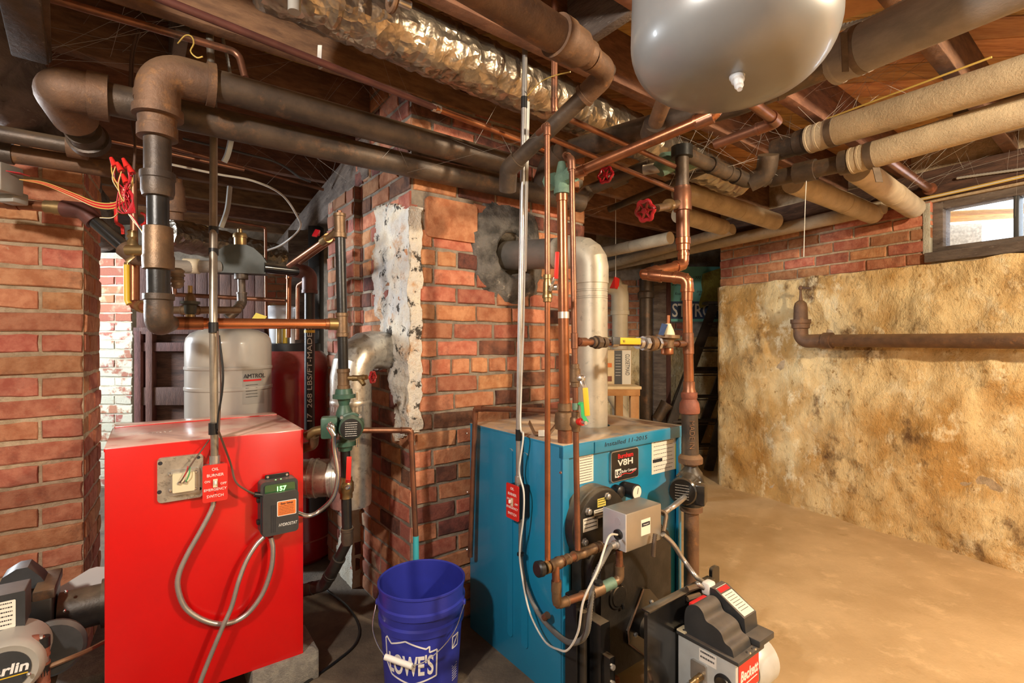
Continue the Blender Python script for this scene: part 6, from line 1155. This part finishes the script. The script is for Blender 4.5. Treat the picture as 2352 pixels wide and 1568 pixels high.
bw_ = thing('brown_wire', 'thin brown wire dropping past the big elbows to the wire bundle', 'wires', P(305, 400, 1.6)); wire(bw_, [P(318, 70, 1.62), P(303, 120, 1.62), P(299, 200, 1.62), P(303, 280, 1.62), P(310, 330, 1.62), P(306, 420, 1.60)], .004, 'wire_brown'); wire(bw_, [P(322, 75, 1.62), P(308, 125, 1.63), P(304, 210, 1.63), P(312, 300, 1.62), P(305, 400, 1.61)], .003, 'wire_brown')
rw = thing('right_wires', 'three pale cables strung along the right wall sill to the window', 'wires', P(2352, 372, 2.5))
for k in range(3): wire(rw, [W0 - WU * .5 + WN * .05 + UP * (2.050 + .006 * k), W0 + WU * .6 + WN * .045 + UP * (2.055 + .006 * k), W0 + WU * 1.5 + WN * .045 + UP * (2.036 + .006 * k), W0 + WU * 3 + WN * .05 + UP * (2.09 + .008 * k)], .003, ('wire_yellow', 'wire_white', 'wire_yellow')[k])
flex(rw, [W0 + WU * 1.58 + WN * .046 + UP * 2.118, W0 + WU * 2.1 + WN * .046 + UP * 2.07, W0 + WU * 2.8 + WN * .046 + UP * 2.06], .008, 'grey_paint', pitch=.014)
st_ = thing('pull_string', 'thin white string hanging from the canvas pipes before the brick band', 'string', P(1847, 590, 2.6)); wire(st_, [P(1853, 392, 2.29), P(1849, 480, 2.29), P(1846, 590, 2.29)], .0016, 'wire_white', 'string')
# ------------------------------------------------------------------ pipe on the right wall
w_ = Face(W0 + WN * .14, WU, WN); e_ = w_.at(1850, 782); up_ = w_.at(1839, 735); far_ = e_ + WU * 3.2 - UP * .01
wp_ = thing('rusty_pipe', 'thick rusty pipe with elbow and stem running along the yellow plaster wall', 'pipe', e_)
vt = V((w_.at(1839, 784).x, w_.at(1839, 784).y, 0)); PZv = lambda py: V((vt.x, vt.y, H - (py - CY) / F * vt.y))
pipe(wp_, [e_ + WU * .06, far_], .041, 'rust', seg=26); mb = MB(); mb.tube(fillet([PZv(745), PZv(784), e_ + WU * .16], .075, 8), .046, 24); mb.build('elbow', 'rust', wp_); band(wp_, e_ + WU * .15, WU, .054, .05, 'rust', 'rim', 26)
mb = MB(); mb.lathe(PZv(755), UP, [(0, .045), (.005, .056), (.035, .058), (.04, .064), (.065, .064), (.066, .045), (.15, .043), (.18, .036), (.195, .02), (.2, .012), (.235, .008), (.27, .007), (.272, .012), (.285, .015), (.30, .008)], 24); mb.build('upright_fittings', 'rust', wp_)
mb = MB(); mb.seg(PZv(660), PZv(660) + WU * .07 - UP * .012, .01, .014, bev=.004); mb.build('stem_handle', 'rust', wp_)
# ------------------------------------------------------------------ ladder in the recess
ld = thing('stepladder', 'dark wooden stepladder standing in the recess behind the plaster wall', 'ladder', V((2.05, 4.75, 0)))
lt = P(1640, 700, 4.75); lf0 = V((P(1502, 1084, 4.58).x, 4.58, 0)); lr0 = lf0 + V((.52, .05, 0)); lt2 = lt + V((.36, .03, 0))
def rail(a, b, nm): mb = MB(); mb.seg(a, b, .085, .03, V((0, -1, 0)), .004); mb.build(nm, 'ladder', ld)
rail(lf0, lt, 'rail'); rail(lr0, lt2, 'rail'); bk0, bk1 = V((lf0.x + .16, 5.12, 0)), V((lr0.x + .02, 5.15, 0)); rail(bk0, lt + V((.02, .06, -.02)), 'rear_leg'); rail(bk1, lt2 + V((0, .06, -.02)), 'rear_leg')
for k in range(1, 7): a, b = lf0.lerp(lt, k / 6.8), lr0.lerp(lt2, k / 6.8); mb = MB(); mb.box((a + b) / 2 + V((0, .03, 0)), (b - a).normalized(), V((0, 1, 0)), UP, (b - a).length, .10, .022, .003); mb.build('step', 'ladder', ld); mb = MB(); mb.cyl(a - UP * .03, b - UP * .03, .005, 8); mb.build('tie_rod', 'iron', ld)
for k in (.25, .6): a, b = bk0.lerp(lt, k), bk1.lerp(lt2, k); mb = MB(); mb.seg(a, b, .03, .04, UP, .003); mb.build('rear_slat', 'ladder', ld)
mb = MB(); mb.box((lt + lt2) / 2 + V((0, .03, .02)), V((1, 0, 0)), V((0, 1, 0)), UP, .5, .16, .025, .003); mb.build('top_cap', 'ladder', ld)
# ------------------------------------------------------------------ table with carton
ty = 3.62; tz_ = 1.2 - (893 - 784) / F * ty; tx = P(1470, 893, ty).x
tb2 = thing('work_table', 'plain orange wood table behind the blue boiler', 'table', V((tx - .35, ty + .3, 0)))
mb = MB(); mb.box(V((tx - .42, ty + .3, tz_ + .008)), V((1, 0, 0)), V((0, 1, 0)), UP, .86, .62, .022, .003); mb.build('table_top', 'cream_board', tb2); mb = MB(); mb.box(V((tx - .42, ty + .01, tz_ - .025)), V((1, 0, 0)), V((0, 1, 0)), UP, .84, .025, .05, .002); mb.build('apron', 'wood_table', tb2)
for x in (tx - .035, tx - .8):
    for y in (ty + .035, ty + .56): mb = MB(); mb.box(V((x, y, (tz_ - .003) / 2)), V((1, 0, 0)), V((0, 1, 0)), UP, .06, .06, tz_ - .003, .003); mb.build('leg', 'wood_table', tb2)
mb = MB(); mb.seg(V((tx - .75, ty + .06, tz_ - .1)), V((tx - .1, ty + .06, .25)), .06, .02); mb.build('brace', 'wood_table', tb2)
cy_ = 3.74; c0 = P(1393, 806, cy_); c1 = P(1450, 888, cy_); cr = thing('closet_kit_carton', 'printed cardboard carton standing on the orange table behind the flue', 'carton', V(((c0.x + c1.x) / 2, cy_ + .1, tz_ + .019)))
zb = tz_ + .019; hh = c0.z - zb + .01; x0, x1 = c0.x - .08, c1.x
mb = MB(); mb.box(V(((x0 + x1) / 2, cy_ + .09, zb + hh / 2)), V((1, 0, 0)), V((0, 1, 0)), UP, x1 - x0, .18, hh, .003); bx_ = mb.build('box', 'card', cr)
kf = Face(V((x0, cy_ - .0005, zb)), V((1, 0, 0)), V((0, -1, 0))); W3 = x1 - x0
sheet(kf, (.0, W3 * .52, .01, hh - .01), 'cream_board', bx_, .0002, 'picture_panel'); sheet(kf, (W3 * .52, W3 * .74, .005, hh - .005), 'dark_grey', bx_, .0002, 'grey_panel'); sheet(kf, (W3 * .74, W3 * .985, .005, hh - .005), 'paper', bx_, .0002, 'title_panel')
text('CLOSETMAID', kf.pt(W3 * .835, hh * .88, .0014), V((0, 0, -1)), V((1, 0, 0)), .045, 'ink', bx_, ext=.0003, width=hh * .6); lines(Face(kf.o, kf.u, kf.n), (W3 * .54, W3 * .72, hh * .2, hh * .9), .0012, 'white', bx_, 8, 71, .2)
for i, (a, b, c, d) in enumerate(((.05, .2, .08, .3), (.25, .45, .5, .62), (.28, .45, .1, .25), (.05, .18, .6, .85))): sheet(kf, (W3 * a, W3 * b, hh * c, hh * d), 'orange_label' if i % 2 else 'rust_red', bx_, .0012, 'picture')
# ------------------------------------------------------------------ things at the far wall
wpp = thing('white_drain', 'cream plastic drain pipe with elbow against the far brick wall', 'pipe', P(1424, 1000, 4.6)); run(wpp, [P(1330, 655, 4.6), P(1424, 655, 4.6), P(1424, 1083, 4.6)], .072, 'pvc', .1, 1.1)
mb = MB(); lathe_px(mb, 1484, 4.55, [(640, 16), (668, 15), (672, 19), (684, 19), (686, 15), (1060, 15)], 18); tag(mb.build('soil_stack', 'iron'), 'black cast iron stack before the far wall beside the cream drain', 'pipe')
mb = MB(); a = P(1512, 784, 4.93); mb.box(V((a.x, 4.93, 1.05)), V((1, 0, 0)), V((0, 1, 0)), UP, .124, .12, 2.1, .006); tag(mb.build('wood_post', 'wood_beam'), 'weathered square wood post at the far wall', 'post')
mb = MB(); a = P(1533, 784, 4.92); mb.box(V((a.x, 4.92, 1.05)), V((1, 0, 0)), V((0, 1, 0)), UP, .05, .07, 2.1, .006); tag(mb.build('reddish_board', 'wood_old'), 'narrow reddish board standing beside the wood post', 'board')
fbY = 5.05; ff_ = Face(V((0, fbY, 0)), V((1, 0, 0)), V((0, -1, 0))); r_ = ff_.rect(1534, 612, 1720, 738); fbd = thing('foam_board', 'teal foam insulation board with navy printed band closing the far opening', 'insulation', ff_.pt(r_[0], r_[2]))
mb = MB(); ff_.plate(mb, r_, -.04); bo = mb.build('board', 'foam_teal', fbd); rb_ = ff_.rect(1534, 692, 1720, 732); sheet(ff_, rb_, 'foam_navy', fbd, .0003, 'printed_band'); text('STYROFOAM', ff_.pt(*ff_.uv(1543, 727), .0016), ff_.u, ff_.v, .19, 'white', fbd, ext=.0006, width=.78, bold=.002)
for i, (x, y, t) in enumerate(((1542, 656, 'warning'), (1550, 677, 'foam'), (1600, 672, 'insulation'), (1604, 678, 'at 1.5 in'), (1590, 640, '1000'), (1562, 690, 'R'))): text(t, ff_.pt(*ff_.uv(x, y), .0008), ff_.u, ff_.v, .042, 'ink', fbd, ext=.0003, shear=.2)
yb = Face(V((0, 4.985, 0)), V((1, 0, 0)), V((0, -1, 0))); q = random.Random(5); ol = [(1613, 628), (1640, 618), (1680, 608), (1720, 606), (1720, 690), (1690, 694), (1660, 692), (1640, 696), (1625, 700), (1608, 706), (1604, 698), (1612, 670), (1610, 650)]
mb = MB(); mb.prism([yb.uv(x + q.uniform(-2, 2), y + q.uniform(-2, 2)) for x, y in ol], yb.o, yb.u, yb.v, yb.n, .06); tag(mb.build('insulation_batt', 'batt'), 'torn mustard fiberglass batt hanging before the teal foam board', 'insulation')
mb = MB(); mb.add([P(1400, 662, 4.0), P(1412, 634, 4.0), P(1423, 640, 4.0), P(1422, 655, 4.0), P(1418, 664, 4.0), P(1412, 660, 3.96)], [[0, 1, 5], [1, 2, 5], [2, 3, 5], [3, 4, 5], [4, 0, 5], [0, 4, 3, 2, 1]]); rfn = tag(mb.build('red_funnel', 'red_plastic'), 'small red plastic cone hanging at the far ceiling above the drain', 'funnel'); a = P(1414, 636, 4.0); mb = MB(); mb.cyl(a - UP * .01, V((a.x, a.y, 2.41)), .003, 6); mb.build('cord', 'wire_white', rfn)
mb = MB(); mb.tube([P(1508, 964, 4.47), P(1524, 938, 4.47), P(1532, 926, 4.47)], [.048, .052, .062], 12); tag(mb.build('scrap_pipe', 'iron'), 'chunky dark scrap pipe leaning against the far plaster wall', 'pipe')
mb = MB(); mb.tube([P(1402, 905, 4.52), P(1440, 965, 4.46), P(1518, 1088, 4.34)], .05, 12); tag(mb.build('pale_tube', 'pvc'), 'pale tube leaning under the orange table', 'pipe')
# ------------------------------------------------------------------ old door leaf and boards behind the tanks
dz = 3.35; df = Face(V((0, dz, 0)), V((1, 0, 0)), V((0, -1, 0)))
dr_ = thing('old_door', 'dark brown old plank door with rails standing behind the beige tank', 'door', V((P(460, 784, dz).x, dz, 0)))
u0, u1 = df.uv(312, 784)[0], df.uv(612, 784)[0]; mid = df.uv(400, 752)[1]; top_ = df.uv(400, 600)[1]
nb_ = 11
for k in range(nb_): a = u0 + (u1 - u0) * k / nb_; mb = MB(); mb.box(df.pt(a + (u1 - u0) / nb_ / 2, (mid + top_) / 2, -.012), df.u, df.n, UP, (u1 - u0) / nb_ - .004, .02, top_ - mid, .002); mb.build('plank', 'wood_old', dr_)
for v0, v1, d in ((mid - .045, mid, .01), (mid - .52, mid - .40, .004), (.0, .16, .004), (mid - .16, mid - .1, .003)): mb = MB(); mb.box(df.pt((u0 + u1) / 2, (v0 + v1) / 2, d / 2), df.u, df.n, UP, u1 - u0, .03 + d, v1 - v0, .003); mb.build('rail', 'wood_old', dr_)
mb = MB(); mb.box(df.pt((u0 + u1) / 2, mid / 2, -.025), df.u, df.n, UP, u1 - u0 - .01, .015, mid - .05, .001); mb.build('back_panel', 'wood_dark', dr_)
for px in (312, 338, 520): a = df.uv(px, 784)[0]; mb = MB(); mb.box(df.pt(a + .03, mid / 2, .004), df.u, df.n, UP, .045, .046, mid - .05, .003); mb.build('stile', 'wood_old', dr_)
# dark timber posts by the small pier
mb = MB(); a = P(726, 784, 3.3); mb.box(V((a.x, 3.3, .98)), V((1, 0, 0)), V((0, 1, 0)), UP, .076, .08, 1.96, .006); tag(mb.build('dark_post', 'iron_black'), 'black painted post right behind the lettered pipe', 'post')
mb = MB(); a = P(694, 784, 3.6); mb.box(V((a.x, 3.6, 1.0)), V((1, 0, 0)), V((0, 1, 0)), UP, .18, .06, 2.0, .006); tag(mb.build('plank_post', 'wood_beam'), 'wide grey plank standing under the timber beam', 'post')
# ------------------------------------------------------------------ cobweb strands, each spanning from one surface to another
bpy.context.view_layer.update(); dg_ = bpy.context.evaluated_depsgraph_get(); q = random.Random(77); mb = MB()
for (x0, x1, y0, y1, Ya, Yb, n) in ((100, 420, 10, 160, 1.5, 2.0, 22), (600, 900, 110, 230, 1.9, 2.3, 22), (500, 800, 330, 440, 2.4, 2.9, 20), (880, 1230, 310, 400, 1.75, 2.0, 8), (1330, 1540, 455, 540, 2.6, 3.4, 50), (1700, 1880, 280, 430, 2.0, 2.5, 26), (1930, 2080, 60, 220, 1.9, 2.2, 22), (2080, 2340, 310, 420, 2.3, 2.8, 30), (1560, 1700, 330, 450, 2.0, 2.4, 18)):
    k = 0
    for tries in range(n * 14):
        if k >= n: break
        o = P(q.uniform(x0, x1), q.uniform(y0, y1), q.uniform(Ya, Yb)); d = V((q.uniform(-1, 1), q.uniform(-.6, .6), q.uniform(-.8, .8))).normalized()
        if o.z > 2.38: continue
        h1, p1, n1_, _, _, _ = sc.ray_cast(dg_, o, d, distance=.32); h2, p2, n2_, _, _, _ = sc.ray_cast(dg_, o, -d, distance=.32)
        if h1 and h2 and n1_.dot(d) < 0 and n2_.dot(d) > 0: mb.tube([p1 + d * .0008, p2 - d * .0008], q.choice((.0003, .0004, .0006)), 3, False); k += 1
cw = tag(mb.build('cobwebs', 'web', kind='stuff'), 'dusty cobweb strands strung between pipes and joists', 'cobweb')
